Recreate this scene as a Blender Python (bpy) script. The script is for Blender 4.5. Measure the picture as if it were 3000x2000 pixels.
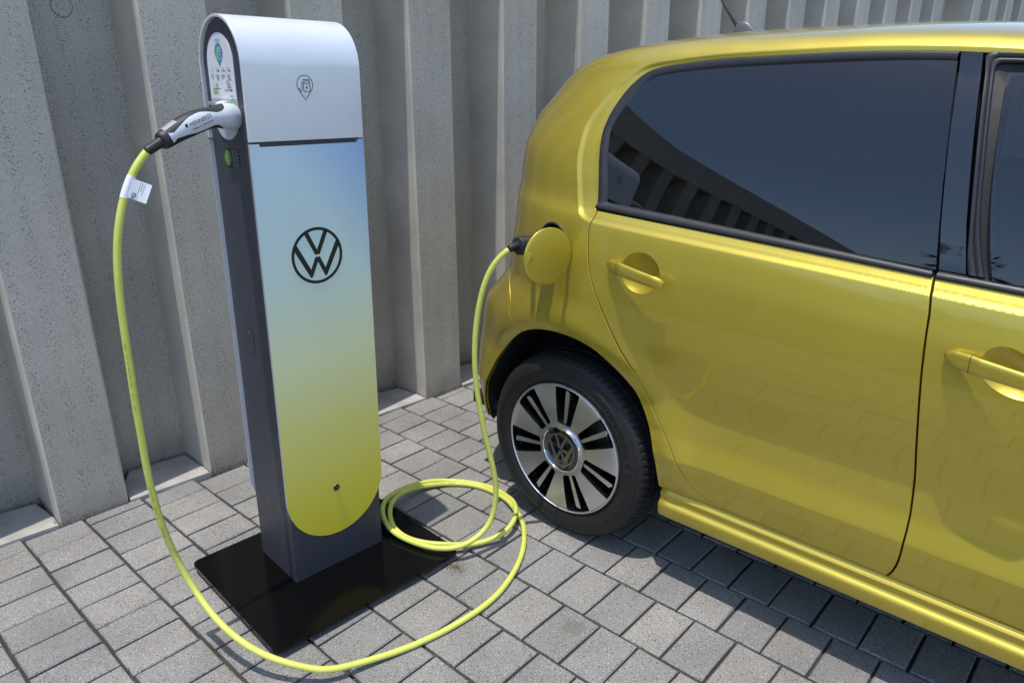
import bpy, math, random
import numpy as np
from mathutils import Vector, Matrix, Euler
from mathutils.geometry import delaunay_2d_cdt, tessellate_polygon

random.seed(7); rng = np.random.default_rng(11)
scene = bpy.context.scene
for o in list(bpy.data.objects): bpy.data.objects.remove(o)
COL = scene.collection
R = math.radians

# ------------------------------------------------------------------ camera
CAM = np.array([1.2184, -1.5684, 1.3352]); YAW, PITCH, ROLL = 2.3058, .339, -.0038
cd = bpy.data.cameras.new('camera'); cam = bpy.data.objects.new('camera', cd); COL.objects.link(cam)
cd.sensor_width = 36; cd.lens = 2142.18/3000*36; cd.clip_start = .02; cd.clip_end = 3000
f_ = np.array([math.cos(PITCH)*math.cos(YAW), math.cos(PITCH)*math.sin(YAW), -math.sin(PITCH)])
r_ = np.array([math.sin(YAW), -math.cos(YAW), 0]); u_ = np.cross(r_, f_)
rr = math.cos(ROLL)*r_+math.sin(ROLL)*u_; uu = -math.sin(ROLL)*r_+math.cos(ROLL)*u_
cam.matrix_world = Matrix([[rr[0], uu[0], -f_[0], CAM[0]], [rr[1], uu[1], -f_[1], CAM[1]], [rr[2], uu[2], -f_[2], CAM[2]], [0, 0, 0, 1]])
scene.camera = cam

# ------------------------------------------------------------------ sky, sun, exposure
TO_SUN = Vector((.11, -1, 5.3)).normalized()
world = bpy.data.worlds.new('World'); scene.world = world; world.use_nodes = True
wn = world.node_tree.nodes; wl = world.node_tree.links; wn.clear()
sky = wn.new('ShaderNodeTexSky'); sky.sky_type = 'NISHITA'; sky.sun_disc = False
sky.sun_elevation = math.asin(TO_SUN.z); sky.sun_rotation = (math.pi/2-math.atan2(TO_SUN.y, TO_SUN.x)) % (2*math.pi)
sky.altitude = 30; sky.air_density = 1.0; sky.dust_density = .7; sky.ozone_density = 1.8
bg = wn.new('ShaderNodeBackground'); bg.inputs[1].default_value = .15
wo = wn.new('ShaderNodeOutputWorld'); wl.new(sky.outputs[0], bg.inputs[0]); wl.new(bg.outputs[0], wo.inputs[0])
sd = bpy.data.lights.new('sun', 'SUN'); sun = bpy.data.objects.new('sun', sd); COL.objects.link(sun)
sd.energy = 2.3; sd.angle = R(.53); sd.color = (1, .94, .84)
sun.rotation_euler = TO_SUN.to_track_quat('Z', 'Y').to_euler(); sun.location = (0, -6, 9)
vs = scene.view_settings; vs.view_transform = 'Standard'; vs.look = 'None'; vs.exposure = .80; vs.gamma = 1; vs.use_curve_mapping = False

# ------------------------------------------------------------------ helpers
def tag(o, label=None, cat=None, group=None, kind=None):
    if label: o['label'] = label
    if cat: o['category'] = cat
    if group: o['group'] = group
    if kind: o['kind'] = kind
    return o
def empty(name, loc=(0, 0, 0), rot=(0, 0, 0), parent=None):
    o = bpy.data.objects.new(name, None); COL.objects.link(o); o.location = loc; o.rotation_euler = rot; o.parent = parent
    o.empty_display_size = .05
    return o
def mesh(name, v, f, mats, parent=None, smooth=False, normals=None, mi=None, auto=None):
    me = bpy.data.meshes.new(name); me.from_pydata([tuple(map(float, p)) for p in v], [], [tuple(map(int, q)) for q in f])
    for m in (mats if isinstance(mats, (list, tuple)) else [mats]): me.materials.append(m)
    if mi is not None: me.polygons.foreach_set('material_index', np.asarray(mi, np.int32))
    if smooth or normals is not None: me.polygons.foreach_set('use_smooth', np.ones(len(me.polygons), bool))
    if auto is not None:
        me.polygons.foreach_set('use_smooth', np.ones(len(me.polygons), bool)); me.set_sharp_from_angle(angle=R(auto))
    me.update()
    if normals is not None: me.normals_split_custom_set_from_vertices([tuple(map(float, n)) for n in normals])
    o = bpy.data.objects.new(name, me); COL.objects.link(o); o.parent = parent
    return o
class MB:
    def __init__(s): s.v = []; s.f = []; s.m = []
    def add(s, v, f, m=0):
        b = len(s.v); s.v += [tuple(map(float, p)) for p in v]; s.f += [tuple(int(i)+b for i in q) for q in f]; s.m += [m]*len(f); return s
    def box(s, lo, hi, m=0):
        (a, b, c), (d, e, g) = lo, hi
        return s.add([(a,b,c),(d,b,c),(d,e,c),(a,e,c),(a,b,g),(d,b,g),(d,e,g),(a,e,g)], [(0,3,2,1),(4,5,6,7),(0,1,5,4),(1,2,6,5),(2,3,7,6),(3,0,4,7)], m)
    def prism(s, poly, fn, d0, d1, m=0, ms=None):
        """poly 2-D ccw, fn(a,b,d)->xyz ; caps triangulated"""
        n = len(poly); v = [fn(a, b, d0) for a, b in poly]+[fn(a, b, d1) for a, b in poly]
        tr = tessellate_polygon([[Vector((a, b, 0)) for a, b in poly]])
        f = [t[::-1] for t in tr]+[tuple(i+n for i in t) for t in tr]
        s.add(v, f, m); s.add(v, [(i, (i+1) % n, (i+1) % n+n, i+n) for i in range(n)], m if ms is None else ms); return s
    def build(s, name, mats, parent=None, **k): return mesh(name, s.v, s.f, mats, parent, mi=s.m if isinstance(mats, (list, tuple)) else None, **k)
def bev(o, w=.002, seg=2, ang=35):
    m = o.modifiers.new('bevel', 'BEVEL'); m.width = w; m.segments = seg; m.limit_method = 'ANGLE'; m.angle_limit = R(ang); m.harden_normals = True
    o.data.polygons.foreach_set('use_smooth', np.ones(len(o.data.polygons), bool)); o.data.set_sharp_from_angle(angle=R(45))
    return o
def catmull(P, n=10):
    P = np.asarray(P, float); Q = np.vstack([2*P[0]-P[1], P, 2*P[-1]-P[-2]]); out = []
    for i in range(1, len(Q)-2):
        a, b, c, d = Q[i-1:i+3]
        for t in np.linspace(0, 1, n, endpoint=False):
            out.append(.5*((2*b)+(-a+c)*t+(2*a-5*b+4*c-d)*t*t+(-a+3*b-3*c+d)*t**3))
    out.append(P[-1]); return np.array(out)
def resample(P, step):
    L = np.concatenate([[0], np.cumsum(np.linalg.norm(np.diff(P, axis=0), axis=1))]); n = max(2, int(round(L[-1]/step))+1); s = np.linspace(0, L[-1], n)
    return np.stack([np.interp(s, L, P[:, k]) for k in range(P.shape[1])], -1)
def frames(P, up=(0, 0, 1)):
    T = np.gradient(P, axis=0); T /= np.linalg.norm(T, axis=1)[:, None]
    N = []; ref = np.asarray(up, float)
    if abs(T[0]@ref) > .97: ref = np.array([1., 0, 0])
    n = np.cross(np.cross(T[0], ref), T[0]); n /= np.linalg.norm(n)
    for t in T:
        n = n-t*(t@n); n /= np.linalg.norm(n); N.append(n)
    N = np.array(N); return T, N, np.cross(T, N)
def tube(P, r, ns=12, caps=True, up=(0, 0, 1)):
    P = np.asarray(P, float); T, N, B = frames(P, up); r = np.broadcast_to(r, len(P)); a = np.linspace(0, 2*math.pi, ns, endpoint=False); v = []; f = []
    for i in range(len(P)):
        for t in a: v.append(P[i]+r[i]*(math.cos(t)*N[i]+math.sin(t)*B[i]))
    for i in range(len(P)-1):
        for k in range(ns): f.append((i*ns+k, i*ns+(k+1) % ns, (i+1)*ns+(k+1) % ns, (i+1)*ns+k))
    if caps: f += [tuple(range(ns))[::-1], tuple(range((len(P)-1)*ns, len(P)*ns))]
    return v, f
def lathe(prof, ns, axis='y', closed=False):
    """prof: list of (radius, along)"""
    v = []; f = []; n = len(prof)
    for k in range(ns):
        t = 2*math.pi*k/ns
        for r, a in prof: v.append((r*math.sin(t), a, r*math.cos(t)) if axis == 'y' else (r*math.cos(t), r*math.sin(t), a))
    for k in range(ns):
        k2 = (k+1) % ns
        for i in range(n-1 if not closed else n): f.append((k*n+i, k*n+(i+1) % n, k2*n+(i+1) % n, k2*n+i))
    return v, f
def ribbon(P, w, closed=False):
    """flat 2-D stroke -> polygons strip (2-D verts, faces)"""
    P = np.asarray(P, float); n = len(P)
    if closed: T = np.roll(P, -1, 0)-np.roll(P, 1, 0)
    else: T = np.gradient(P, axis=0)
    T /= np.linalg.norm(T, axis=1)[:, None]+1e-9; N = np.stack([-T[:, 1], T[:, 0]], -1)*w/2
    v = np.vstack([P+N, P-N]); m = n if closed else n-1
    return v, [(i, i+n, (i+1) % n+n, (i+1) % n) for i in range(m)]
def text_mesh(txt, size, mat, name, parent, M, extrude=0.0002, align='LEFT'):
    cu = bpy.data.curves.new(name, 'FONT'); cu.body = txt; cu.size = size; cu.extrude = extrude; cu.align_x = align; cu.resolution_u = 3
    t = bpy.data.objects.new(name+'_tmp', cu); COL.objects.link(t); bpy.context.view_layer.update()
    me = bpy.data.meshes.new_from_object(t.evaluated_get(bpy.context.evaluated_depsgraph_get())); me.name = name
    bpy.data.objects.remove(t); bpy.data.curves.remove(cu)
    me.materials.clear(); me.materials.append(mat)
    o = bpy.data.objects.new(name, me); COL.objects.link(o); o.parent = parent; o.matrix_local = M
    return o

# ------------------------------------------------------------------ materials
def mat(name, col=(.5, .5, .5), rough=.5, metal=0, coat=0, coat_rough=.03, spec=.5):
    m = bpy.data.materials.new(name); m.use_nodes = True; b = m.node_tree.nodes['Principled BSDF']
    b.inputs['Base Color'].default_value = (*col, 1); b.inputs['Roughness'].default_value = rough; b.inputs['Metallic'].default_value = metal
    b.inputs['Coat Weight'].default_value = coat; b.inputs['Coat Roughness'].default_value = coat_rough; b.inputs['Specular IOR Level'].default_value = spec
    return m
class NT:
    def __init__(s, m): s.m = m; s.t = m.node_tree; s.b = s.t.nodes['Principled BSDF']
    def n(s, typ, **k):
        nd = s.t.nodes.new('ShaderNode'+typ)
        for a, v in k.items():
            if a.startswith('i_'):
                key = a[2:].replace('_', ' '); nd.inputs[int(key) if key.isdigit() else key].default_value = v
            else: setattr(nd, a, v)
        return nd
    def l(s, a, b): s.t.links.new(a, b)
    def pos(s): return s.n('NewGeometry').outputs['Position']
    def obj(s): return s.n('TexCoord').outputs['Object']
    def noise(s, vec, scale, detail=3, rough=.55):
        q = s.n('TexNoise', i_Scale=scale, i_Detail=detail, i_Roughness=rough); s.l(vec, q.inputs['Vector']); return q.outputs[0]
    def vor(s, vec, scale, rnd=1.0):
        q = s.n('TexVoronoi', i_Scale=scale); q.inputs['Randomness'].default_value = rnd; s.l(vec, q.inputs['Vector']); return q
    def ramp(s, fac, stops, interp='LINEAR'):
        q = s.n('ValToRGB'); q.color_ramp.interpolation = interp; e = q.color_ramp.elements
        while len(e) < len(stops): e.new(.5)
        for i, (p, c) in enumerate(stops):
            e[i].position = p; c = (c, c, c) if not isinstance(c, (tuple, list)) else c; e[i].color = (*c, 1)
        s.l(fac, q.inputs[0]); return q.outputs[0]
    def mix(s, fac, a, b, mode='MIX'):
        q = s.n('Mix', data_type='RGBA', blend_type=mode)
        for sock, val in ((q.inputs[0], fac), (q.inputs[6], a), (q.inputs[7], b)):
            if hasattr(val, 'is_linked'): s.l(val, sock)
            elif isinstance(val, (tuple, list)): sock.default_value = (*val, 1)
            else: sock.default_value = val
        return q.outputs[2]
    def math(s, op, a, b=0., clamp=False):
        q = s.n('Math', operation=op, use_clamp=clamp)
        for i, val in enumerate((a, b)):
            if hasattr(val, 'is_linked'): s.l(val, q.inputs[i])
            else: q.inputs[i].default_value = val
        return q.outputs[0]
    def bump(s, h, strength=.3, dist=.002):
        q = s.n('Bump', i_Strength=strength, i_Distance=dist); s.l(h, q.inputs['Height']); s.l(q.outputs[0], s.b.inputs['Normal'])
    def base(s, c): s.l(c, s.b.inputs['Base Color'])
    def rough(s, c): s.l(c, s.b.inputs['Roughness'])

def stone(name, c0, c1, dark, light, sc=330, big=2.2, flecks=.5, bump=.35, rough=.75, rand=True, spots=(), streak=False):
    m = mat(name, c0, rough); t = NT(m); p = t.pos()
    n1 = t.noise(p, sc, 4, .65); base = t.ramp(n1, [(.30, dark), (.44, c0), (.58, c1), (.74, light)])
    v = t.vor(p, sc*.5); q = t.n('SeparateColor'); t.l(v.outputs['Color'], q.inputs[0])
    isd = t.math('MULTIPLY', t.math('LESS_THAN', v.outputs['Distance'], .30), t.math('GREATER_THAN', q.outputs[0], 1-.30*flecks))
    base = t.mix(t.math('MULTIPLY', isd, .8), base, tuple(x*.25 for x in c0))
    v2 = t.vor(p, sc*.7); q2 = t.n('SeparateColor'); t.l(v2.outputs['Color'], q2.inputs[0])
    isl = t.math('MULTIPLY', t.math('LESS_THAN', v2.outputs['Distance'], .24), t.math('GREATER_THAN', q2.outputs[1], 1-.22*flecks))
    base = t.mix(t.math('MULTIPLY', isl, .7), base, tuple(min(.9, x*2.0) for x in light))
    st = t.ramp(t.noise(p, big, 5, .6), [(.3, .78), (.7, 1.14)]); base = t.mix(1.0, base, st, 'MULTIPLY')
    for c_, r_s, col_s in spots:
        dv = t.n('VectorMath', operation='DISTANCE'); t.l(p, dv.inputs[0]); dv.inputs[1].default_value = tuple(float(x) for x in c_)
        dd_ = t.math('ADD', dv.outputs['Value'], t.math('MULTIPLY', t.math('SUBTRACT', t.noise(p, 55, 4), .5), r_s*1.3)); k_ = t.math('MULTIPLY', t.math('SUBTRACT', 1.0, t.math('DIVIDE', dd_, r_s)), 3.0, True)
        base = t.mix(t.math('MULTIPLY', k_, .6), base, col_s)
    if streak:
        mp = t.n('Mapping'); mp.inputs['Scale'].default_value = (9, 9, .7); t.l(p, mp.inputs[0]); base = t.mix(1.0, base, t.ramp(t.noise(mp.outputs[0], 1.0, 5, .65), [(.32, .94), (.5, 1.0), (.72, 1.03)]), 'MULTIPLY')
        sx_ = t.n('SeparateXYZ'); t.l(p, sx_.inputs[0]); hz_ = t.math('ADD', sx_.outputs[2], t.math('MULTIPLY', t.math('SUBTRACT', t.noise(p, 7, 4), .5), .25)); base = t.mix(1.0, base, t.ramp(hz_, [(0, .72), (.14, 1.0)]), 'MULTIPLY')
    if rand:
        oi = t.n('ObjectInfo'); rc = t.ramp(oi.outputs['Random'], [(0, (.86, .865, .875)), (.3, (.95, .95, .95)), (.7, (1.02, 1.01, .995)), (1, (1.10, 1.08, 1.04))]); base = t.mix(1.0, base, rc, 'MULTIPLY')
    t.base(base); t.bump(t.math('ADD', n1, t.math('MULTIPLY', isl, .3)), bump, .004)
    return m
G3 = lambda px, py: tuple(CAM+((lambda d: d*(-CAM[2]/d[2]))((px-1500)/2142.18*rr-(py-1000)/2142.18*uu+f_)))
SPOTS = [(G3(2312, 1848), .020, (.30, .20, .11)), (G3(2062, 1632), .009, (.10, .085, .06)), (G3(1680, 1836), .034, (.17, .155, .13)), (G3(650, 1885), .05, (.20, .185, .16)), (G3(1430, 1650), .03, (.20, .19, .17)), (G3(2330, 1690), .03, (.19, .18, .16)), (G3(150, 1700), .06, (.21, .2, .19))]
M_paver = stone('paver_granite', (.235, .229, .219), (.305, .296, .283), (.070, .068, .066), (.54, .53, .50), 290, 3.0, 1.0, .8, .62, spots=SPOTS)
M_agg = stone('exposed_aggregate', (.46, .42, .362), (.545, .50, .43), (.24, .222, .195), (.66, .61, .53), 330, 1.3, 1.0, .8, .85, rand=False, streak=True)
def fair_concrete():
    m = mat('fair_faced_concrete', (.46, .43, .38), .7); t = NT(m); p = t.pos()
    a = t.ramp(t.noise(p, 4, 6, .65), [(.3, (.44, .405, .35)), (.7, (.60, .55, .47))])
    v = t.vor(p, 38); pit = t.math('LESS_THAN', v.outputs['Distance'], .05)
    a = t.mix(pit, a, (.16, .15, .14)); t.base(a); t.bump(t.math('SUBTRACT', t.noise(p, 60, 4), pit), .25, .003); return m
M_fair = fair_concrete()  # smooth form-finished rib sides
def plinth_mat():
    m = mat('plinth_cement', (.4, .39, .36), .8); t = NT(m); p = t.pos()
    a = t.ramp(t.noise(p, 9, 6, .6), [(.3, (.30, .285, .26)), (.7, (.45, .425, .385))]); t.base(a); t.bump(t.noise(p, 120, 4), .3, .003); return m
M_plinth = plinth_mat()
def joint_mat():
    m = mat('joint_sand', (.12, .10, .085), .95); t = NT(m); p = t.pos()
    a = t.ramp(t.noise(p, 14, 5, .6), [(.35, (.022, .02, .018)), (.58, (.045, .037, .03)), (.76, (.11, .085, .065))])
    a = t.mix(.5, a, t.ramp(t.noise(p, 420, 3), [(.35, .02), (.7, .09)])); t.base(a); t.bump(t.noise(p, 350, 3), .7, .004); return m
M_joint = joint_mat()
def far_paving():
    m = mat('far_paving', (.27, .265, .26), .75); t = NT(m); p = t.pos(); b = t.n('TexBrick', i_Scale=1.0)
    b.inputs['Brick Width'].default_value = .117; b.inputs['Row Height'].default_value = .175; b.inputs['Mortar Size'].default_value = .004
    b.inputs['Color1'].default_value = (.25, .245, .24, 1); b.inputs['Color2'].default_value = (.30, .295, .285, 1); b.inputs['Mortar'].default_value = (.08, .07, .06, 1)
    t.l(p, b.inputs['Vector']); t.base(t.mix(1.0, b.outputs[0], t.ramp(t.noise(p, .8, 4), [(.3, .85), (.7, 1.1)]), 'MULTIPLY')); return m
M_far = far_paving()
def added_asphalt():
    m = mat('added_asphalt', (.05, .05, .05), .85); t = NT(m); p = t.pos(); t.base(t.ramp(t.noise(p, 220, 4, .7), [(.3, .03), (.55, .055), (.75, .10)])); t.bump(t.noise(p, 260, 3), .6, .005); return m
M_added_asph = added_asphalt()  # unseen outer ground, added dark to lower bounce light on the car flank
def paint_mat():
    m = mat('honey_yellow_metallic_paint', (.47, .38, .05),   .40, .55, .75, .02); t = NT(m); p = t.pos()
    v = t.vor(p, 2600); nm = t.n('NormalMap'); q = t.n('Mix', data_type='RGBA'); q.inputs[0].default_value = .06; q.inputs[6].default_value = (.5, .5, 1, 1); t.l(v.outputs['Color'], q.inputs[7])
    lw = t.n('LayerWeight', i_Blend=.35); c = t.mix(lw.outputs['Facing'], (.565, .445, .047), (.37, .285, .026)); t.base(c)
    du = t.noise(p, 7, 5, .6); t.rough(t.ramp(du, [(.3, .34), (.7, .41)]))
    cr = t.ramp(t.noise(p, 22, 6, .65), [(.35, .008), (.7, .025)]); t.l(cr, t.b.inputs['Coat Roughness']); return m
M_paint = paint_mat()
def plastic(name, c, r, bump=0, sc=900):
    m = mat(name, c, r); t = NT(m); p = t.pos(); t.rough(t.ramp(t.noise(p, 30, 4), [(.3, r*.85), (.7, min(1, r*1.15))]))
    if bump: t.bump(t.noise(p, sc, 2), bump, .0006)
    return m
M_trim = plastic('satin_black_trim', (.022, .022, .025), .42); M_rubber = plastic('black_rubber', (.012, .012, .012), .55)
M_blackgl = mat('gloss_black', (.006, .006, .007), .06, 0, 1, .02); M_dark = mat('dark_void', (.004, .004, .004), .9)
M_black = mat('liner_black', (.008, .008, .009), .85); M_cabin = mat('cabin_dark_cloth', (.016, .016, .018), .9)
def glass_mat(name, tint):
    m = bpy.data.materials.new(name); m.use_nodes = True; nt = m.node_tree; nt.nodes.clear(); o = nt.nodes.new('ShaderNodeOutputMaterial')
    mx = nt.nodes.new('ShaderNodeMixShader'); fr = nt.nodes.new('ShaderNodeFresnel'); fr.inputs[0].default_value = 1.72
    tr = nt.nodes.new('ShaderNodeBsdfTransparent'); tr.inputs[0].default_value = (*tint, 1); gl = nt.nodes.new('ShaderNodeBsdfGlossy'); gl.inputs['Roughness'].default_value = 0; gl.inputs[0].default_value = (1, 1, 1, 1)
    nt.links.new(fr.outputs[0], mx.inputs[0]); nt.links.new(tr.outputs[0], mx.inputs[1]); nt.links.new(gl.outputs[0], mx.inputs[2]); nt.links.new(mx.outputs[0], o.inputs[0]); return m
M_tint = glass_mat('dark_tinted_glass', (.085, .095, .10)); M_clear = glass_mat('lightly_tinted_glass', (.42, .47, .45))
def tyre_mat():
    m = mat('tyre_rubber', (.018, .018, .019), .6); t = NT(m); p = t.obj(); d = t.ramp(t.noise(p, 9, 5, .6), [(.35, (.006, .006, .0065)), (.75, (.014, .0135, .013))]); t.base(d); t.bump(t.noise(p, 500, 2), .15, .001); return m
M_tyre = tyre_mat()
M_letter = plastic('tyre_lettering', (.030, .030, .031), .42)
def rim_mat():
    m = mat('machined_alloy', (.60, .60, .625), .33, .92); t = NT(m); p = t.obj(); s = t.n('SeparateXYZ'); t.l(p, s.inputs[0])
    rad = t.math('SQRT', t.math('ADD', t.math('MULTIPLY', s.outputs[0], s.outputs[0]), t.math('MULTIPLY', s.outputs[2], s.outputs[2])))
    n = t.n('TexNoise', noise_dimensions='1D', i_Scale=1500., i_Detail=2.); t.l(rad, n.inputs['W']); t.bump(n.outputs[0], .05, .0008)
    t.b.inputs['Anisotropic'].default_value = .6; tg = t.n('Tangent', direction_type='RADIAL', axis='Y'); t.l(tg.outputs[0], t.b.inputs['Tangent']); return m
M_rim = rim_mat(); M_chrome = mat('chrome', (.75, .75, .77), .06, 1); M_satin = mat('satin_chrome', (.30, .30, .32), .30, .9); M_steel = mat('brake_steel', (.35, .34, .33), .38, .9); M_brass = mat('bolt_zinc', (.5, .42, .3), .35, .9)
def silver_mat():
    m = mat('silver_powder_coat', (.52, .545, .585), .34, .25); t = NT(m); p = t.obj(); t.base(t.ramp(t.noise(p, 5, 6, .6), [(.3, (.70, .71, .735)), (.7, (.745, .755, .78))]))
    t.rough(t.ramp(t.noise(p, 12, 5), [(.3, .28), (.7, .42)])); return m
M_silver = silver_mat(); M_core = plastic('anthracite_powder_coat', (.046, .048, .062), .45, .1)
def graphic_mat():
    m = mat('printed_gradient_panel', (.4, .5, .5), .42); t = NT(m); p = t.obj(); s = t.n('SeparateXYZ'); t.l(p, s.inputs[0])
    g = t.math('DIVIDE', t.math('SUBTRACT', s.outputs[2], .14), 1.07)
    c = t.ramp(g, [(0, (.66, .555, .030)), (.12, (.67, .575, .055)), (.32, (.72, .67, .20)), (.5, (.74, .76, .44)), (.7, (.62, .74, .66)), (1, (.55, .70, .78))])
    blue = t.math('MULTIPLY', t.math('SUBTRACT', t.math('ADD', g, t.math('MULTIPLY', s.outputs[1], 1.5)), 1.10), 2.1, True)
    c = t.mix(blue, c, (.22, .36, .68)); t.base(c); t.rough(t.ramp(t.noise(p, 6, 5), [(.3, .36), (.7, .48)])); return m
M_graphic = graphic_mat(); M_panel_edge = mat('panel_edge', (.45, .47, .52), .4, .3); M_print = mat('print_black', (.010, .014, .012), .45)
M_plate = mat('gloss_black_plate', (.003, .003, .0033), .10, spec=.22); tp = NT(M_plate); tp.rough(tp.ramp(tp.noise(tp.obj(), 9, 6, .6), [(.35, .08), (.75, .24)]))
M_white = plastic('white_plastic', (.72, .72, .73), .35); M_offw = plastic('socket_grey_white', (.52, .52, .535), .4); M_sticker = mat('white_sticker', (.80, .80, .81), .35)
M_green = mat('print_green', (.22, .50, .045), .4); M_green2 = mat('print_sticker_green', (.12, .45, .17), .4); M_grey = mat('print_grey', (.16, .16, .17), .5); M_blue = mat('print_blue', (.06, .19, .50), .4); M_red = mat('print_red', (.42, .05, .03), .4)
def pin_mat():
    m = mat('print_pin_gradient', (.1, .4, .3), .4); t = NT(m); s = t.n('SeparateXYZ'); t.l(t.obj(), s.inputs[0]); g = t.math('ADD', t.math('MULTIPLY', s.outputs[0], 18), 2.55)
    t.base(t.ramp(g, [(.2, (.05, .42, .22)), (.8, (.06, .20, .52))])); return m
M_pin = pin_mat()
M_grip = plastic('soft_grip', (.020, .020, .024), .5, .15, 1500); M_shell = plastic('plug_shell_grey', (.60, .62, .66), .35)
def cable_mat():
    m = mat('yellow_green_cable_jacket', (.60, .63, .12), .5); t = NT(m); p = t.pos(); t.base(t.ramp(t.noise(p, 25, 5, .6), [(.3, (.56, .59, .105)), (.7, (.64, .67, .14))])); t.bump(t.noise(p, 300, 2), .08, .001); return m
M_cable = cable_mat()
# ------------------------------------------------------------------ ground
def to_px(p):
    d = np.asarray(p, float)-CAM; z = d@f_
    return (1500+2142.18*(d@rr)/z, 1000-2142.18*(d@uu)/z, z)
ground = mesh('ground', [(-400, -400, -.02), (400, -400, -.02), (400, 400, -.02), (-400, 400, -.02)], [(0, 1, 2, 3)], M_added_asph)  # dark surface beyond the paving is added to deepen the lower doors
tag(ground, kind='structure')
PX0, PX1, PY0, PY1 = -1.9, 3.4, -2.15, 5.4
pavement = mesh('pavement', [(PX0, PY0, -.010), (PX1, PY0, -.010), (PX1, PY1, -.010), (PX0, PY1, -.010)], [(0, 1, 2, 3)], M_joint)
tag(pavement, kind='structure')
WA = .087; WN = np.array([math.cos(WA), -math.sin(WA), 0]); WT = np.array([math.sin(WA), math.cos(WA), 0]); W0 = np.array([-1.1302, 0, 0])
def wl_(t, d, z): return W0+WT*t+WN*d+np.array([0, 0, z])          # wall coordinates: along, outward, up
# course lines along the car (joints run through) and staggered cross joints
lines = [-1.1503, -.9786]; s = (.1021+.9786)/6
for k in range(6): lines.append(lines[-1]+s)
while lines[-1] < PY1-.2: lines.append(lines[-1]+.1735)
lines = [lines[0]-.1735*k for k in range(5, 0, -1)]+lines
j_t = int(np.argmin(np.abs(np.array(lines)-.1021)))                # course with the measured rows
rows = [-.9177+.1168*k for k in range(5)]; s = (.2862-rows[-1])/6
for k in range(6): rows.append(rows[-1]+s)
while rows[-1] < PX1-.15: rows.append(rows[-1]+.1168)
rows = [rows[0]-.1168*k for k in range(8, 0, -1)]+rows; rows = np.array(rows)
half = (rows[:-1]+rows[1:])/2
def paver_mesh(lx, ly, seed):
    q = random.Random(seed); h = .042; c = .0028; v = []; hx, hy = lx/2, ly/2
    e = lambda: q.uniform(-.0009, .0009)
    ring = [(-hx, -hy), (0, -hy), (hx, -hy), (hx, 0), (hx, hy), (0, hy), (-hx, hy), (-hx, 0)]
    for a, b in ring: v.append((a, b, -h))
    for a, b in ring: v.append((a+e(), b+e(), -c*1.1+e()))
    for a, b in ring:
        sx = 0 if a == 0 else math.copysign(c*q.uniform(.8, 1.7), a); sy = 0 if b == 0 else math.copysign(c*q.uniform(.8, 1.7), b)
        v.append((a-sx, b-sy, e()*.3))
    v.append((0, 0, q.uniform(0, .0006)))
    f = []
    for k in range(8): f.append((k, (k+1) % 8, 8+(k+1) % 8, 8+k)); f.append((8+k, 8+(k+1) % 8, 16+(k+1) % 8, 16+k)); f.append((16+k, 16+(k+1) % 8, 24))
    return v, f
cand = []
for j in range(len(lines)-1):
    yl, yh = lines[j], lines[j+1]; xs = rows if (j-j_t) % 2 == 0 else half
    for k in range(len(xs)-1):
        a, b = xs[k], xs[k+1]; cx, cy = (a+b)/2, (yl+yh)/2
        if a < PX0 or b > PX1: continue
        dw = (np.array([cx, cy, 0])-W0)@WN
        if dw < -.05: continue
        if dw < .062:                                     # cut row against the wall
            lo = a
            lo = max(lo, (W0[0]+math.tan(WA)*cy)+.008)
            if b-lo < .025: continue
            a = lo; cx = (a+b)/2
        px = to_px((cx, cy, 0)); vis = -60 < px[0] < 3060 and 0 < px[1] < 2060 and px[2] > .1
        hid = cy > .55 and cx > -.5
        cand.append((0 if vis and not hid else 1, px[2] if px[2] > 0 else 99, cx, cy, b-a, yh-yl))
cand.sort(); variants = {}; rest = MB(); npv = 0
for flag, dist, cx, cy, lx, ly in cand:
    gx, gy = lx-.0066, ly-.0084; ang = random.gauss(0, .0035); dz = random.gauss(0, .0007); tx, ty = random.gauss(0, .003), random.gauss(0, .003)
    ox, oy = random.gauss(0, .0007), random.gauss(0, .0007)
    if flag == 0 and npv < 300:
        key = (round(gx, 3), round(gy, 3), random.randrange(3))
        if key not in variants:
            v, f = paver_mesh(gx, gy, hash(key) & 65535); me = bpy.data.meshes.new('paver'); me.from_pydata(v, [], f); me.materials.append(M_paver); variants[key] = me
        o = bpy.data.objects.new('paver', variants[key]); COL.objects.link(o); o.parent = pavement
        o.location = (cx+ox, cy+oy, dz); o.rotation_euler = (tx, ty, ang); npv += 1
    else:
        v, f = paver_mesh(gx, gy, len(rest.v)); rest.add([(x*math.cos(ang)-y*math.sin(ang)+cx+ox, x*math.sin(ang)+y*math.cos(ang)+cy+oy, z+dz+x*ty*-1+y*tx) for x, y, z in v], f)
tag(rest.build('outlying_pavers', M_paver, pavement), kind='stuff')

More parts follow.
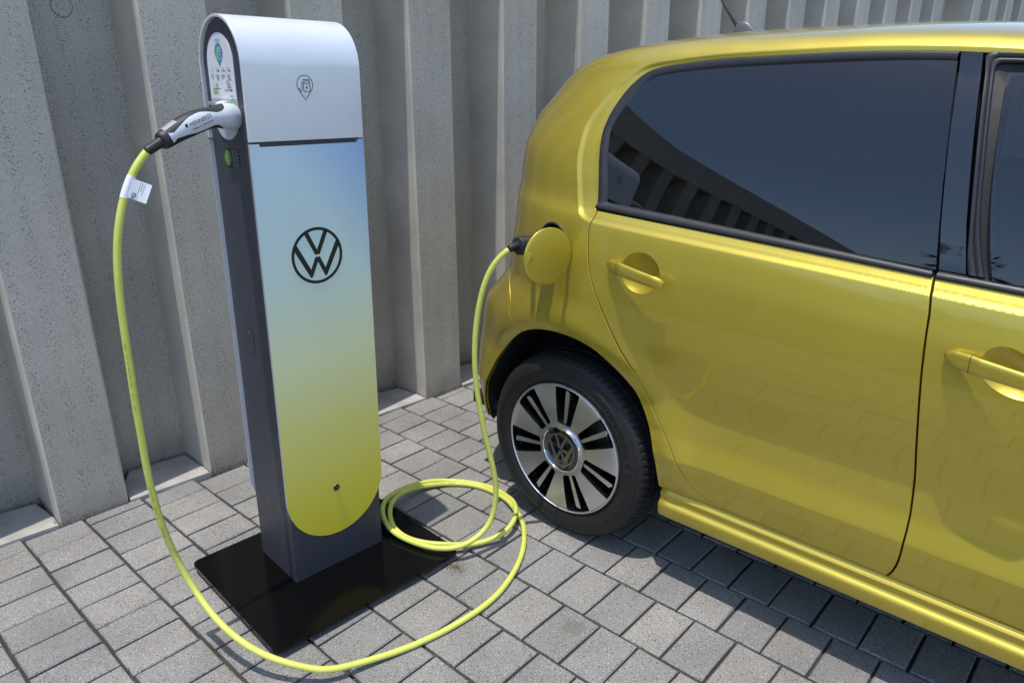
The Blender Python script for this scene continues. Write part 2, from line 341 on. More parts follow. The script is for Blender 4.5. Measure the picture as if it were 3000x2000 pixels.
# ------------------------------------------------------------------ ribbed concrete wall
H = 2.62; DEP = .215; PW = .208; PITCHW = .4855; T0 = -1.047
wall = empty('concrete_wall', tuple(wl_(0, 0, 0))); tag(wall, 'tall grey ribbed concrete wall behind the charging station', 'wall')
def wpart(mb, name, mats, **k):
    o = mb.build(name, mats, wall, **k); o.location = (-W0[0], -W0[1], 0); return o
TA, TB = -26., 15.
mb = MB(); q = [wl_(TA, -DEP, -.1), wl_(TB, -DEP, -.1), wl_(TB, -DEP-.25, -.1), wl_(TA, -DEP-.25, -.1)]
v = q+[p+np.array([0, 0, H-.3]) for p in q]; mb.add(v, [(0, 3, 2, 1), (4, 5, 6, 7), (0, 1, 5, 4), (1, 2, 6, 5), (2, 3, 7, 6), (3, 0, 4, 7)])
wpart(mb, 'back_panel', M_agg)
def pier(t0, t1, taper=.010):
    c = .006
    # plan outline, slight draft so the sides open outward like cast panels
    pl = [(t0-taper, -DEP-.01), (t0, -c), (t0+c, 0), (t1-c, 0), (t1, -c), (t1+taper, -DEP-.01)]
    n = len(pl); v = [wl_(t, d, -.06) for t, d in pl]+[wl_(t, d, H-.35) for t, d in pl]
    f = []; m = []
    for i in range(n-1): f.append((i, i+1, i+1+n, i+n)); m.append(1 if i in (0, 1, 3, 4) else 0)
    f.append(tuple(range(n, 2*n))); m.append(0)
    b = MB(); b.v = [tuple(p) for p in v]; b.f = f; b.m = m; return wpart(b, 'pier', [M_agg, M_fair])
tl = []
for k in range(-18, 15): tl.append(T0+PITCHW*k)
tl += [6.718+PITCHW*k for k in range(0, 12)]
for t in tl: pier(t, t+PW)
mb = MB(); mb.add([wl_(t, d, z) for z in (H-.36, H+.02) for t, d in ((TA, .004), (TB, .004), (TB, -DEP-.28), (TA, -DEP-.28))], [(3, 2, 1, 0), (4, 5, 6, 7), (0, 1, 5, 4), (1, 2, 6, 5), (2, 3, 7, 6), (3, 0, 4, 7)])
wpart(mb, 'fascia_beam', M_fair)
# cement slab in each bay at the foot of the wall
for a, b in zip(tl[:-1], tl[1:]):
    a += PW; q = random.Random(int(a*1000))
    if b-a > 1 or a < -4: continue
    mb = MB(); ins = .010; top = q.uniform(.008, .014)
    pl = [(a+.004, .010), (b-.004, .010+q.uniform(-.004, .004)), (b-.006, -.06), (b+.004-q.uniform(.02, .035), -DEP+q.uniform(.02, .05)), (a+.06, -DEP+q.uniform(.008, .02)), (a+q.uniform(.006, .012), -.10)]
    n = len(pl); v = [wl_(t, d, -.03) for t, d in pl]+[wl_(t, d, top-.003) for t, d in pl]+[wl_(t+(a+b-2*t)*.03, d+(-.1-d)*.04, top) for t, d in pl]
    f = [(i, (i+1) % n, (i+1) % n+n, i+n)[::-1] for i in range(n)]+[(i+n, (i+1) % n+n, (i+1) % n+2*n, i+2*n)[::-1] for i in range(n)]+[tuple(range(2*n, 3*n))[::-1]]
    mb.add(v, f); o = wpart(mb, 'plinth_slab', M_plinth)
    o.data.flip_normals()
# cast form marks: round plug rings in the bays
for t, z in ((-.706, 1.558),):
    a = np.linspace(0, 2*math.pi, 40, endpoint=False); rr_ = .029*(1+.03*np.sin(3*a)+.02*np.sin(7*a)); v2, f2 = ribbon(np.stack([t+rr_*np.cos(a), z+rr_*np.sin(a)], -1), .0016, True)
    mb = MB(); mb.add([wl_(x, -DEP+.0015, y) for x, y in v2], f2); wpart(mb, 'tie_hole_ring', mat('tie_ring', (.06, .06, .06), .9))
# leaf litter and grit along the wall foot
mb = MB()
for k in range(900):
    i = random.randrange(17, 26); t = tl[i]+random.uniform(-.3, PW+.02)
    inb = t < tl[i]
    d = random.choice([-DEP+abs(random.gauss(0, .015)), -DEP+abs(random.gauss(0, .02))]) if inb else .004+abs(random.gauss(0, .007))
    if inb and random.random() < .4: t = tl[i]-abs(random.gauss(.006, .010)); d = random.uniform(-DEP, 0)
    c = wl_(t, d, random.uniform(.001, .016 if inb else .008)); L = random.uniform(.002, .007); a = random.uniform(0, 6.28); e1 = np.array([math.cos(a), math.sin(a), random.uniform(-.5, .5)])*L; e2 = np.array([-math.sin(a), math.cos(a), random.uniform(-.5, .5)])*L*random.uniform(.25, .6)
    mb.add([c-e1, c+e2, c+e1, c-e2, c+np.array([0, 0, .0018])], [(0, 1, 4), (1, 2, 4), (2, 3, 4), (3, 0, 4)], random.randrange(3))
lit = mb.build('leaf_litter', [mat('litter_brown', (.07, .045, .028), .9), mat('litter_dark', (.02, .017, .014), .9), mat('litter_straw', (.16, .12, .07), .9)]); tag(lit, 'dry brown leaf crumbs and grit along the foot of the wall', 'leaf litter', kind='stuff')
# dry moss tuft beside the base plate and a few stray bits on the paving
mb = MB()
for k in range(260):
    a = random.uniform(0, 6.28); r = abs(random.gauss(0, .024)); c = np.array([-.115+r*math.cos(a)*1.2, -.345+r*math.sin(a)*.8, .001]); L = random.uniform(.004, .012); th = random.uniform(0, 6.28)
    e = np.array([math.cos(th), math.sin(th), random.uniform(.05, .5)])*L; w = np.array([-math.sin(th), math.cos(th), 0])*.0006
    mb.add([c-w, c+w, c+e], [(0, 1, 2)], random.randrange(2))
tag(mb.build('dry_moss', [mat('moss_straw', (.20, .17, .08), .9), mat('moss_brown', (.07, .055, .03), .9)]), 'dry straw coloured moss tuft at the corner of the black base plate', 'moss', kind='stuff')

# brown crumbs caught in the joints
mb = MB()
for k in range(2600):
    j = random.randrange(len(lines)); y = lines[j]; x = random.uniform(-1.15, .5) if random.random() < .75 else random.uniform(-1.15, 1.2)
    if math.sin(x*9+j*2.1)+math.sin(x*23+j) < -.1: continue
    c = np.array([x, y+random.gauss(0, .0022), random.uniform(-.004, .0022)]); L = random.uniform(.0012, .0034); a = random.uniform(0, 6.28)
    e1 = np.array([math.cos(a), math.sin(a), random.uniform(-.4, .4)])*L; e2 = np.array([-math.sin(a), math.cos(a), random.uniform(-.4, .4)])*L*.6
    mb.add([c-e1, c+e2, c+e1, c-e2, c+np.array([0, 0, .0012])], [(0, 1, 4), (1, 2, 4), (2, 3, 4), (3, 0, 4)], random.randrange(3))
tag(mb.build('joint_crumbs', [mat('crumb_red_brown', (.13, .075, .05), .95), mat('crumb_dark', (.035, .03, .025), .95), mat('crumb_tan', (.19, .14, .10), .95)]), 'reddish brown dirt crumbs caught in the joints between the paving blocks', 'dirt', kind='stuff')
# ------------------------------------------------------------------ emblem: ring with stacked V and W
def emblem(R_, fn, d0, d1, name, m, parent, ringw=.105):
    mb = MB(); a = np.linspace(0, 2*math.pi, 72, endpoint=False)
    for i in range(72):
        b0, b1 = a[i], a[(i+1) % 72]; ro, ri = R_, R_*(1-ringw)
        p = [(ro*math.cos(b0), ro*math.sin(b0)), (ro*math.cos(b1), ro*math.sin(b1)), (ri*math.cos(b1), ri*math.sin(b1)), (ri*math.cos(b0), ri*math.sin(b0))]
        v = [fn(x, y, d0) for x, y in p]+[fn(x, y, d1) for x, y in p]; mb.add(v, [(4, 5, 6, 7), (0, 1, 5, 4), (2, 3, 7, 6)])
    V = [(-.47, .83), (-.09, .04), (.09, .04), (.47, .83), (.31, .87), (0, .205), (-.31, .87)]
    W = [(-.79, .49), (-.285, -.47), (-.09, -.045), (.09, -.045), (.285, -.47), (.79, .49), (.88, .27), (.325, -.755), (.25, -.755), (0, -.21), (-.25, -.755), (-.325, -.755), (-.88, .27)]
    for P in (V, W): mb.prism([(x*R_, y*R_) for x, y in P], fn, d0, d1)
    return mb.build(name, m, parent)
def pump_icon(mb, fn, d, cx, cy, sc, w, m=0, body=True):
    S_ = []
    if body: S_.append(([(-.32, .62), (-.32, -.62), (.42, -.62), (.42, .62)], True))
    S_.append(([(-.15, .48), (.28, .48), (.28, .18), (-.15, .18)], True))
    S_.append(([(-.32, .35), (-.5, .28), (-.52, -.3), (-.56, -.55), (-.72, -.58), (-.78, -.3), (-.95, -.28)], False))
    for P, cl in S_:
        P = np.array(P)*sc+np.array([cx, cy]); v, f = ribbon(resample(np.vstack([P, P[:1]]) if cl else P, sc*.06), w); mb.add([fn(x, y, d) for x, y in v], f, m)
    bolt = [(.10, .05), (-.08, -.22), (.03, -.22), (-.04, -.48), (.18, -.12), (.06, -.12)]
    mb.add([fn(x*sc+cx, y*sc+cy, d) for x, y in bolt], [(0, 1, 2, 5), (2, 3, 4, 5)], m)
def pin_outline(cx, cy, w, h, n=60):
    r = w/2; ty = cy+h/2-r; a = np.linspace(-.62, math.pi+.62, n-8); P = [(cx+r*math.cos(t), ty+r*math.sin(t)) for t in a]
    tip = (cx, cy-h/2); e = P[-1]; s0 = P[0]
    P += [(e[0]+(tip[0]-e[0])*k, e[1]+(tip[1]-e[1])*k) for k in (.33, .66, .97)]+[(tip[0]+(s0[0]-tip[0])*k, tip[1]+(s0[1]-tip[1])*k) for k in (.03, .33, .66)]
    return np.array(P)
# ------------------------------------------------------------------ charging station
CR = -.0587; CO = Vector((-.354, -.724, 0)); LEAN = (-.010, .010, 0)
st = empty('charging_station', CO, (0, 0, CR)); tag(st, 'upright electric car charging station with silver hood and blue to yellow gradient front', 'charger')
def rrect(x0, y0, x1, y1, r, n=6):
    P = []
    for cx, cy, a0 in ((x1-r, y1-r, 0), (x0+r, y1-r, 90), (x0+r, y0+r, 180), (x1-r, y0+r, 270)):
        for k in range(n+1): a = R(a0+90*k/n); P.append((cx+r*math.cos(a), cy+r*math.sin(a)))
    return P
plate = MB().prism(rrect(-.310, -.161, .195, .428, .022), lambda a, b, d: (a, b, d), .019, .030).build('base_plate', M_plate, st); bev(plate, .0018, 3)
for x, y in ((-.25, -.1), (.14, -.1), (.14, .37), (-.25, .37)):
    v, f = lathe([(0, .0), (.022, .0), (.022, .02), (0, .02)], 16, 'z'); o = mesh('levelling_foot', v, f, M_rubber, st, auto=40); o.location = (x, y, -.0005)
DX = .215; AC = (-DX/2, 1.374); RO = .1075
def side_profile(r, zb):
    P = [(AC[0]-r, zb), (AC[0]+r, zb)]
    a = np.linspace(0, math.pi, 41); return P+[(AC[0]+r*math.cos(t), AC[1]+r*math.sin(t)) for t in a]
core = MB().prism(side_profile(RO-.007, .0305), lambda a, b, d: (a, d, b), .009, .291).build('housing', M_core, st); core.rotation_euler = LEAN; bev(core, .0015, 2, 50)
# silver hood: sheet wrapped over the top
po = []; a = np.linspace(0, math.pi, 49)
for r in (RO, RO-.0065):
    po.append([(AC[0]+r, 1.2130)]+[(AC[0]+r*math.cos(t), AC[1]+r*math.sin(t)) for t in a]+[(AC[0]-r, 1.2130)])
n = len(po[0]); v = []; f = []
for yy in (0., .30):
    for pr in po: v += [(x, yy, z) for x, z in pr]
for i in range(n-1):
    f += [(i, i+1, 2*n+i+1, 2*n+i), (n+i, 3*n+i, 3*n+i+1, n+i+1), (i, n+i, n+i+1, i+1), (2*n+i, 2*n+i+1, 3*n+i+1, 3*n+i)]
f += [(0, 2*n, 3*n, n), (n-1, 2*n-1, 4*n-1, 3*n-1)]
hood = mesh('hood', v, f, M_silver, st, auto=40); hood.rotation_euler = LEAN; bev(hood, .0012, 3, 50)
# front and back cover panels, semicircular foot
def panel(x0, x1, name, mats, z_top=1.2085):
    a = np.linspace(math.pi, 2*math.pi, 61); P = [(.15+.15*math.cos(t), .287+.15*math.sin(t)) for t in a]
    notch = [(.30, z_top), (.283, z_top), (.281, z_top-.0065), (.025, z_top-.0065), (.023, z_top), (0, z_top)]
    P = P+notch; o = MB().prism(P, lambda y, z, d: (d, y, z), x0, x1, 0, 1).build(name, mats, st); o.rotation_euler = LEAN; bev(o, .0008, 2, 50); return o
fp = panel(-.0075, .0, 'front_panel', [M_graphic, M_panel_edge]); bp = panel(-DX, -DX+.0075, 'back_panel', [M_silver, M_panel_edge])
def slot():
    mb = MB(); mb.box((-.0105, .015, 1.1965), (-.0072, .290, 1.2195)); return mb.build('grip_slot', M_core, st)
sl = slot(); sl.rotation_euler = LEAN
FF = lambda a, b, d: (d, a, b)                           # front face drawing: y, z, depth x
em = emblem(.0705, lambda a, b, d: (d, .147+a, .936+b), -.001, .0006, 'emblem', M_print, st); em.rotation_euler = LEAN
mb = MB(); P = pin_outline(.149, 1.329, .040, .0535); v2, f2 = ribbon(P, .0015, True); mb.add([FF(x, y, .0005) for x, y in v2], f2); pump_icon(mb, FF, .0005, .1525, 1.3335, .0215, .0014); ic = mb.build('pin_icon', M_print, st); ic.rotation_euler = LEAN
v, f = lathe([(0, .0035), (.0045, .0035), (.005, .002), (.0075, .002), (.0085, .003), (.0095, .002), (.0098, -.002)], 28, 'z'); lk = mesh('panel_lock', [(z, .149+x, .279+y) for x, y, z in v], f, M_blackgl, st, auto=50); lk.rotation_euler = LEAN
# side: oval display plate with socket
YF = .0088
LF = lambda a, b, d: (a, YF-d, b)                        # left face drawing: x, z, depth towards -y
def stadium(cx, z0, z1, hw, n=28):
    a = np.linspace(0, math.pi, n); return [(cx+hw*math.cos(t), z1-hw+hw*math.sin(t)) for t in a]+[(cx-hw*math.cos(t), z0+hw-hw*math.sin(t)) for t in a]
OX = -.119; ow = .066
ov = MB().prism(stadium(OX, 1.212, 1.444, ow), LF, 0, .0016).build('display_plate', M_sticker, st); ov.rotation_euler = LEAN; bev(ov, .0005, 2, 50)
low = [p for p in stadium(OX, 1.212, 1.444, ow-.0015) if p[1] < 1.262]; low = [(OX+ow-.0015, 1.304), (OX-ow+.0015, 1.304)]+sorted([p for p in low if p[0] < OX], key=lambda p: -p[1])+sorted([p for p in low if p[0] >= OX], key=lambda p: p[1])
so = MB().prism(low, LF, .0016, .0026).build('socket_panel', M_offw, st); so.rotation_euler = LEAN
mb = MB(); Pp = pin_outline(-.119, 1.397, .040, .050)
mb.add([LF(x, y, .0019) for x, y in Pp], [tuple(range(len(Pp)))]); pg = mb.build('pin_print', M_pin, st); pg.rotation_euler = LEAN
mb = MB(); pump_icon(mb, LF, .0022, -.1165, 1.4005, .0195, .0016)
mb.add([LF(x, y, .0019) for x, y in ((-.133, 1.4315), (-.108, 1.4315), (-.106, 1.427), (-.113, 1.4235), (-.128, 1.4235), (-.134, 1.427))], [tuple(range(6))], 1)
pw = mb.build('pump_print', [M_white, mat('print_pale_blue', (.45, .50, .80), .4)], st); pw.rotation_euler = LEAN
# instruction print: pictograms, lines of small text, payment marks
mb = MB(); rg = random.Random(5)
def bar(x, z, w, h, m=0, d=.0019): mb.add([LF(x, z, d), LF(x+w, z, d), LF(x+w, z+h, d), LF(x, z+h, d)], [(0, 1, 2, 3)], m)
def line(P, w, m=0): v, f = ribbon(P, w); mb.add([LF(x, y, .0019) for x, y in v], f, m)
a = np.linspace(0, 2*math.pi, 24, endpoint=False)
v2, f2 = ribbon(np.stack([-.163+.0055*np.cos(a), 1.3655+.0055*np.sin(a)], -1), .0006, True); mb.add([LF(x, y, .0019) for x, y in v2], f2)
for k, cx in enumerate((-.135, -.107, -.079)):
    line([(cx-.008, 1.3715), (cx-.0045, 1.367), (cx-.006, 1.361)], .0011, 1); line([(cx-.0045, 1.3665), (cx-.0015, 1.3625)], .0008, 1); line([(cx-.0015, 1.362), (cx+.003, 1.371)], .0005, 1)
    bar(cx+.003, 1.361, .0058, .004, 1); line([(cx+.004, 1.366), (cx+.006, 1.3695), (cx+.0075, 1.366)], .0007, 1)
for k, cx in enumerate((-.171, -.146, -.118, -.089)):
    for i, wd in enumerate(((.012, .010, .011, 0), (.018, .017, .018, .012), (.020, .019, .010, 0), (.018, .017, .016, .019))[k]):
        if wd: bar(cx+i*.0012, 1.3535-i*.0034, wd*rg.uniform(.9, 1), .0013, 0)
for i in range(4): bar(-.152+i*.0006, 1.345-.011-i*.0032, (.013, .010, .012, .022)[i], .0012, 0 if i < 3 else 1)
for i in range(5): bar(-.096+i*.0006, 1.3405-i*.0035, (.012, .017, .021, .020, .021)[i], .0013, 0 if i < 4 else 1)
for i in range(4): bar((-.110, -.100, -.0895, -.083)[i], 1.3195, (.006, .006, .0025, .013)[i], .0045, (5, 4, 1, 3)[i])
v2, f2 = ribbon(np.stack([-.160+.004*np.cos(a), 1.330+.006*np.sin(a)], -1), .0005, True); mb.add([LF(x, y, .0019) for x, y in v2], f2)
bar(-.167, 1.3135, .022, .0125, 2)
for i in range(2): bar(-.164, 1.3205-i*.0042, .016, .0018, 6, .0022)
bar(-.084, 1.3085, .016, .0017, 0)
ip = mb.build('instruction_print', [M_grey, M_print, M_green, M_blue, M_red, mat('print_pale', (.5, .42, .4), .4), M_white], st); ip.rotation_euler = LEAN
# round green sticker
mb = MB(); a = np.linspace(0, 2*math.pi, 40, endpoint=False); mb.add([LF(-.069+.0145*math.cos(t), 1.2885+.0165*math.sin(t), .0032) for t in a], [tuple(range(40))], 0)
for k in range(26):
    t = 2*math.pi*k/26; mb.add([LF(-.069+(.0128+du)*math.cos(t+dt), 1.2885+(.0145+du)*math.sin(t+dt), .0036) for du, dt in ((-.0007, -.05), (.0007, -.05), (.0007, .05), (-.0007, .05))], [(0, 1, 2, 3)], 1)
for i, (w, m) in enumerate(((.008, 1), (.015, 1), (.018, 2), (.009, 1), (.012, 1))): mb.add([LF(-.069+x, 1.2965-i*.004+z, .0036) for x, z in ((-w/2, 0), (w/2, 0), (w/2, .0016), (-w/2, .0016))], [(0, 1, 2, 3)], m)
rs = mb.build('round_sticker', [M_green2, M_white, M_green], st); rs.rotation_euler = LEAN
# socket lid folded up, socket frame
mb = MB(); prof = [(.002, 1.299), (.010, 1.2975), (.020, 1.2935), (.031, 1.2935), (.036, 1.2975), (.034, 1.291), (.024, 1.2875), (.012, 1.2875), (.002, 1.289)]
mb.prism([(d, z) for d, z in prof], lambda d, z, x: LF(x, z, d), -.128, -.092); ld = mb.build('socket_lid', M_white, st); ld.rotation_euler = LEAN; bev(ld, .001, 2)
mb = MB(); mb.box((-.125, YF-.0034, 1.2995), (-.094, YF-.0024, 1.303)); sf = mb.build('lid_pocket', M_offw, st); sf.rotation_euler = LEAN
# e sticker below the plate (machine-readable square left out)
mb = MB(); c0 = (-.115, 1.170); hw, hh = .040, .021
P = [(c0[0]+x*hw, c0[1]+z*hh) for x, z in rrect(-1, -1, 1, 1, .55)]; mb.add([LF(x, z, .0006) for x, z in P], [tuple(range(len(P)))], 0)
a = np.linspace(0, 2*math.pi, 32, endpoint=False); mb.add([LF(c0[0]-.020+.0185*math.cos(t), c0[1]+.0185*math.sin(t), .0010) for t in a], [tuple(range(32))], 1)
for i in range(4): mb.add([LF(c0[0]+.006+x*.030, c0[1]+.012-i*.008+z, .0010) for x, z in ((0, -.0024), (1, -.0024), (1, .0024), (0, .0024))], [(0, 1, 2, 3)], 2)
mb.add([LF(c0[0]+.0105+x, c0[1]-.001+z, .0014) for x, z in ((0, -.014), (.020, -.014), (.020, .015), (0, .015))], [(0, 1, 2, 3)], 3)
for i in (-1, 1): mb.add([LF(c0[0]+.004+x, c0[1]+i*.0175+z, .0010) for x, z in ((0, -.0008), (.026, -.0008), (.026, .0008), (0, .0008))], [(0, 1, 2, 3)], 2)
es = mb.build('charging_sticker', [M_print, mat('sticker_dim_green', (.11, .23, .035), .4), mat('sticker_grey', (.22, .23, .23), .4), mat('sticker_dark_grey', (.05, .05, .05), .4)], st); es.rotation_euler = LEAN
Mx = Matrix.Translation(Vector(LF(c0[0]-.020, c0[1]-.0085, .0014))) @ Matrix(((1, 0, 0, 0), (0, 0, -1, 0), (0, 1, 0, 0), (0, 0, 0, 1)))
el = text_mesh('e', .036, mat('print_light', (.30, .38, .22), .4), 'letter_print', st, Euler(LEAN).to_matrix().to_4x4() @ Mx, align='CENTER')
# access cover with two screws
mb = MB(); v2, f2 = ribbon(np.array([(-.150, .745), (-.150, .677), (-.108, .677), (-.108, .745), (-.150, .745)]), .0014); mb.add([LF(x, y, .0004) for x, y in v2], f2, 1)
mb.box((-.1493, YF-.0006, .6777), (-.1087, YF+.001, .7443), 0)
for z in (.735, .687):
    a = np.linspace(0, 2*math.pi, 12, endpoint=False); mb.add([LF(-.129+.0028*math.cos(t), z+.0028*math.sin(t), .0012) for t in a], [tuple(range(12))], 2)
ac = mb.build('access_cover', [M_core, M_dark, M_steel], st); ac.rotation_euler = LEAN
# seam screw on back edge
mb = MB(); mb.box((-.214, -.001, 1.2095), (-.198, .013, 1.2125)); sm = mb.build('hood_seam', M_steel, st); sm.rotation_euler = LEAN

# ------------------------------------------------------------------ charging cable with both plugs
cb = empty('charging_cable', (-.2, -.5, 0)); tag(cb, 'yellow green charging cable coiled on the paving between the station and the car', 'cable')
def cpart(name, v, f, m, **k):
    o = mesh(name, v, f, m, cb, **k); o.location = (.2, .5, 0); return o
Hd = catmull([[-.409,-.706,1.264],[-.403,-.724,1.268],[-.398,-.747,1.268],[-.393,-.773,1.266],[-.388,-.799,1.261],[-.384,-.825,1.253],[-.379,-.851,1.243],[-.374,-.877,1.231],[-.370,-.895,1.2225]], 8)
Hd = resample(Hd, .0011)[::-1]; nH = len(Hd); sH = np.linspace(0, 1, nH)
rv = np.interp(sH, [0, .012, .03, .07, .2, .38, .55, .68, .76, .84, .90, .95, 1], [.010, .0165, .0185, .0195, .0215, .0245, .0240, .0225, .0235, .0265, .0275, .0278, .0270])
rw = np.interp(sH, [0, .012, .03, .07, .2, .38, .55, .68, .76, .84, .90, .95, 1], [.010, .0155, .0175, .0185, .0205, .0225, .0215, .0215, .0235, .0265, .0275, .0278, .0270])
T, N, B = frames(Hd); NS = 144; aa = np.linspace(0, 2*math.pi, NS, endpoint=False)
# N is up; find which binormal sign faces the camera
sg = 1 if B[nH//2]@(CAM-Hd[nH//2]) > 0 else -1
def hv(i, t, e=0.0): return Hd[i]+(rv[i]+e)*math.sin(t)*N[i]+sg*(rw[i]+e)*math.cos(t)*B[i]
ww = np.interp(sH, [0, .075, .085, .14, .25, .40, .52, .62, .70, .76, .81, .85, .90, 1], [0, 0, 34, 18, 30, 46, 50, 40, 34, 44, 62, 110, 185, 185])
wc = np.interp(sH, [0, .1, .3, .5, .65, .8, 1], [2, 2, 4, 2, -2, -16, -20])
def white(i, k):
    th = math.degrees(aa[k]); th = (th+180) % 360-180; d1 = abs((th-wc[i]+180) % 360-180); d2 = abs(((180-th)-wc[i]+180) % 360-180)
    return min(d1, d2) < ww[i]
vg = [hv(i, t) for i in range(nH) for t in aa]; vw = [hv(i, t, .0006) for i in range(nH) for t in aa]; fg = []; fw = []
for i in range(nH-1):
    for k in range(NS):
        q = (i*NS+k, i*NS+(k+1) % NS, (i+1)*NS+(k+1) % NS, (i+1)*NS+k)
        fg.append(q)
        if white(i, k): fw.append(q)
fg.append(tuple(range(NS)))
if sg > 0: fg = [q[::-1] for q in fg]; fw = [q[::-1] for q in fw]
hg = cpart('plug_grip', vg, fg, M_grip, smooth=True); used = sorted({i for q in fw for i in q}); re = {a: b for b, a in enumerate(used)}
hs = cpart('plug_shell', [vw[i] for i in used], [tuple(re[i] for i in q) for q in fw], M_shell, smooth=True)
# thumb plate near the cable end
i0, i1 = int(.085*nH), int(.26*nH); v = []; tt = np.linspace(R(58), R(100), 8)
for i in range(i0, i1): v += [hv(i, t, .0011) for t in tt]
f = [(i*8+k, i*8+k+1, (i+1)*8+k+1, (i+1)*8+k) for i in range(i1-i0-1) for k in range(7)]
cpart('thumb_plate', v, f, mat('thumb_plate_grey', (.30, .29, .29), .5), smooth=True)
# lettering on the plug
def on_handle(s, th, e): i = int(s*nH); return Vector(hv(i, R(th), e))
def htext(txt, s0, th, size, m, name):
    p = on_handle(s0, th, .0012); q = on_handle(s0+.12, th, .0012); i = int((s0+.06)*nH); x = (q-p).normalized(); nrm = (Vector(hv(i, R(th), 1))-Vector(hv(i, R(th), 0))).normalized(); y = nrm.cross(x).normalized(); nrm = x.cross(y)
    M = Matrix(((x.x, y.x, nrm.x, p.x+.2), (x.y, y.y, nrm.y, p.y+.5), (x.z, y.z, nrm.z, p.z), (0, 0, 0, 1)))
    return text_mesh(txt, size, m, name, cb, M, extrude=.00005)
htext('MENNEKES', .335, 4, .0118, M_print, 'maker_print'); htext('Made in Germany', .35, -17, .0076, M_grey, 'origin_print')
p = on_handle(.285, 8, .0012); q = on_handle(.315, 8, .0012); x = (q-p).normalized(); y = Vector((0, 0, 1)); y = (y-x*y.dot(x)).normalized()
cpart('maker_mark', [p+y*.0005, q+y*.0005, q+y*.008, p+y*.008, p+x*.0008+y*.0013, q-x*.0035+y*.0013, p+x*.0008+y*.0045], [(0, 1, 2, 3)], M_print)
G = catmull([[-.371,-.892,1.2235],[-.3685,-.906,1.217],[-.365,-.9225,1.2095],[-.3655,-.926,1.207]], 6)
v, f = tube(G, np.interp(np.linspace(0, 1, len(G)), [0, .8, .95, 1], [.0108, .0098, .0095, .0088]), 20); cpart('strain_relief', v, f, M_rubber, smooth=True)
path = [[-.365,-.922,1.2105],[-.365,-.944,1.191],[-.365,-.965,1.162],[-.365,-.987,1.12],[-.365,-1.004,1.073],[-.365,-1.016,1.026],[-.366,-1.024,.97],[-.367,-1.029,.913],[-.368,-1.032,.839],[-.370,-1.034,.754],[-.372,-1.036,.675],[-.375,-1.036,.592],[-.378,-1.036,.506],[-.381,-1.031,.423],[-.384,-1.022,.342],
 [-.384,-1.004,.247],[-.351,-.987,.165],[-.274,-.977,.115],[-.187,-.958,.085],[-.119,-.929,.066],[-.067,-.891,.05],[-.022,-.848,.036],[.011,-.748,.018],[.044,-.638,.009],[.068,-.516,.0085],[.071,-.381,.0085],[.037,-.258,.0085],[-.019,-.152,.0085],[-.09,-.068,.012],[-.13,-.042,.019],[-.189,-.011,.019],[-.256,.015,.013],[-.336,.021,.009],[-.399,.005,.009],[-.446,-.027,.0095],[-.483,-.069,.012],[-.503,-.125,.02],[-.503,-.197,.035],[-.481,-.258,.05],[-.445,-.312,.06],[-.408,-.348,.06],[-.368,-.374,.052],[-.335,-.382,.044],[-.284,-.381,.040],[-.233,-.363,.039],[-.192,-.336,.038],[-.164,-.297,.03],[-.142,-.252,.016],[-.118,-.207,.018],[-.097,-.157,.028],[-.104,-.109,.035],[-.126,-.067,.035],[-.157,-.03,.03],[-.209,.012,.021],[-.274,.035,.010],[-.318,.041,.009],[-.382,.027,.009],[-.436,.002,.009],[-.47,-.024,.010],[-.503,-.069,.018],[-.515,-.133,.03],[-.508,-.209,.046],[-.492,-.272,.058],[-.467,-.322,.064],[-.434,-.357,.062],[-.394,-.381,.056],[-.351,-.394,.05],[-.305,-.395,.045],[-.258,-.387,.043],[-.216,-.377,.043],[-.18,-.363,.044],[-.15,-.343,.046],[-.125,-.317,.050],[-.112,-.281,.056],[-.104,-.242,.070],[-.095,-.213,.10],[-.090,-.198,.155],[-.090,-.195,.229],[-.099,-.205,.309],[-.109,-.215,.376],[-.119,-.225,.463],[-.126,-.232,.547],[-.127,-.234,.628],[-.124,-.23,.708],[-.117,-.223,.771],[-.107,-.213,.827],[-.093,-.198,.875],[-.077,-.181,.905],[-.061,-.165,.922]]
CP = resample(catmull(path, 10), .006)
for _ in range(30): CP[1:-1] = CP[1:-1]*.5+(CP[:-2]+CP[2:])*.25
v, f = tube(CP, .0080, 14); cpart('cable', v, f, M_cable, smooth=True)
# faint printing along the jacket: short dark dashes
mb = MB(); Tc, Nc, Bc = frames(CP)
for a0, a1 in ((70, 96), (128, 152), (365, 395), (452, 480)):
    for i in range(a0, min(a1, len(CP)-2)):
        if random.random() < .25: continue
        w = CAM-CP[i]; w -= Tc[i]*(w@Tc[i]); w /= np.linalg.norm(w); u = np.cross(Tc[i], w)*.35+w*.94; u /= np.linalg.norm(u); c = CP[i]+u*.00812; t = Tc[i]*random.uniform(.0012, .0025); s_ = np.cross(Tc[i], u)*.0009
        mb.add([c-t-s_, c+t-s_, c+t+s_, c-t+s_], [(0, 1, 2, 3)])
o = mb.build('jacket_print', mat('jacket_ink', (.16, .16, .05), .6), cb); o.location = (.2, .5, 0); tag(o, kind='stuff')
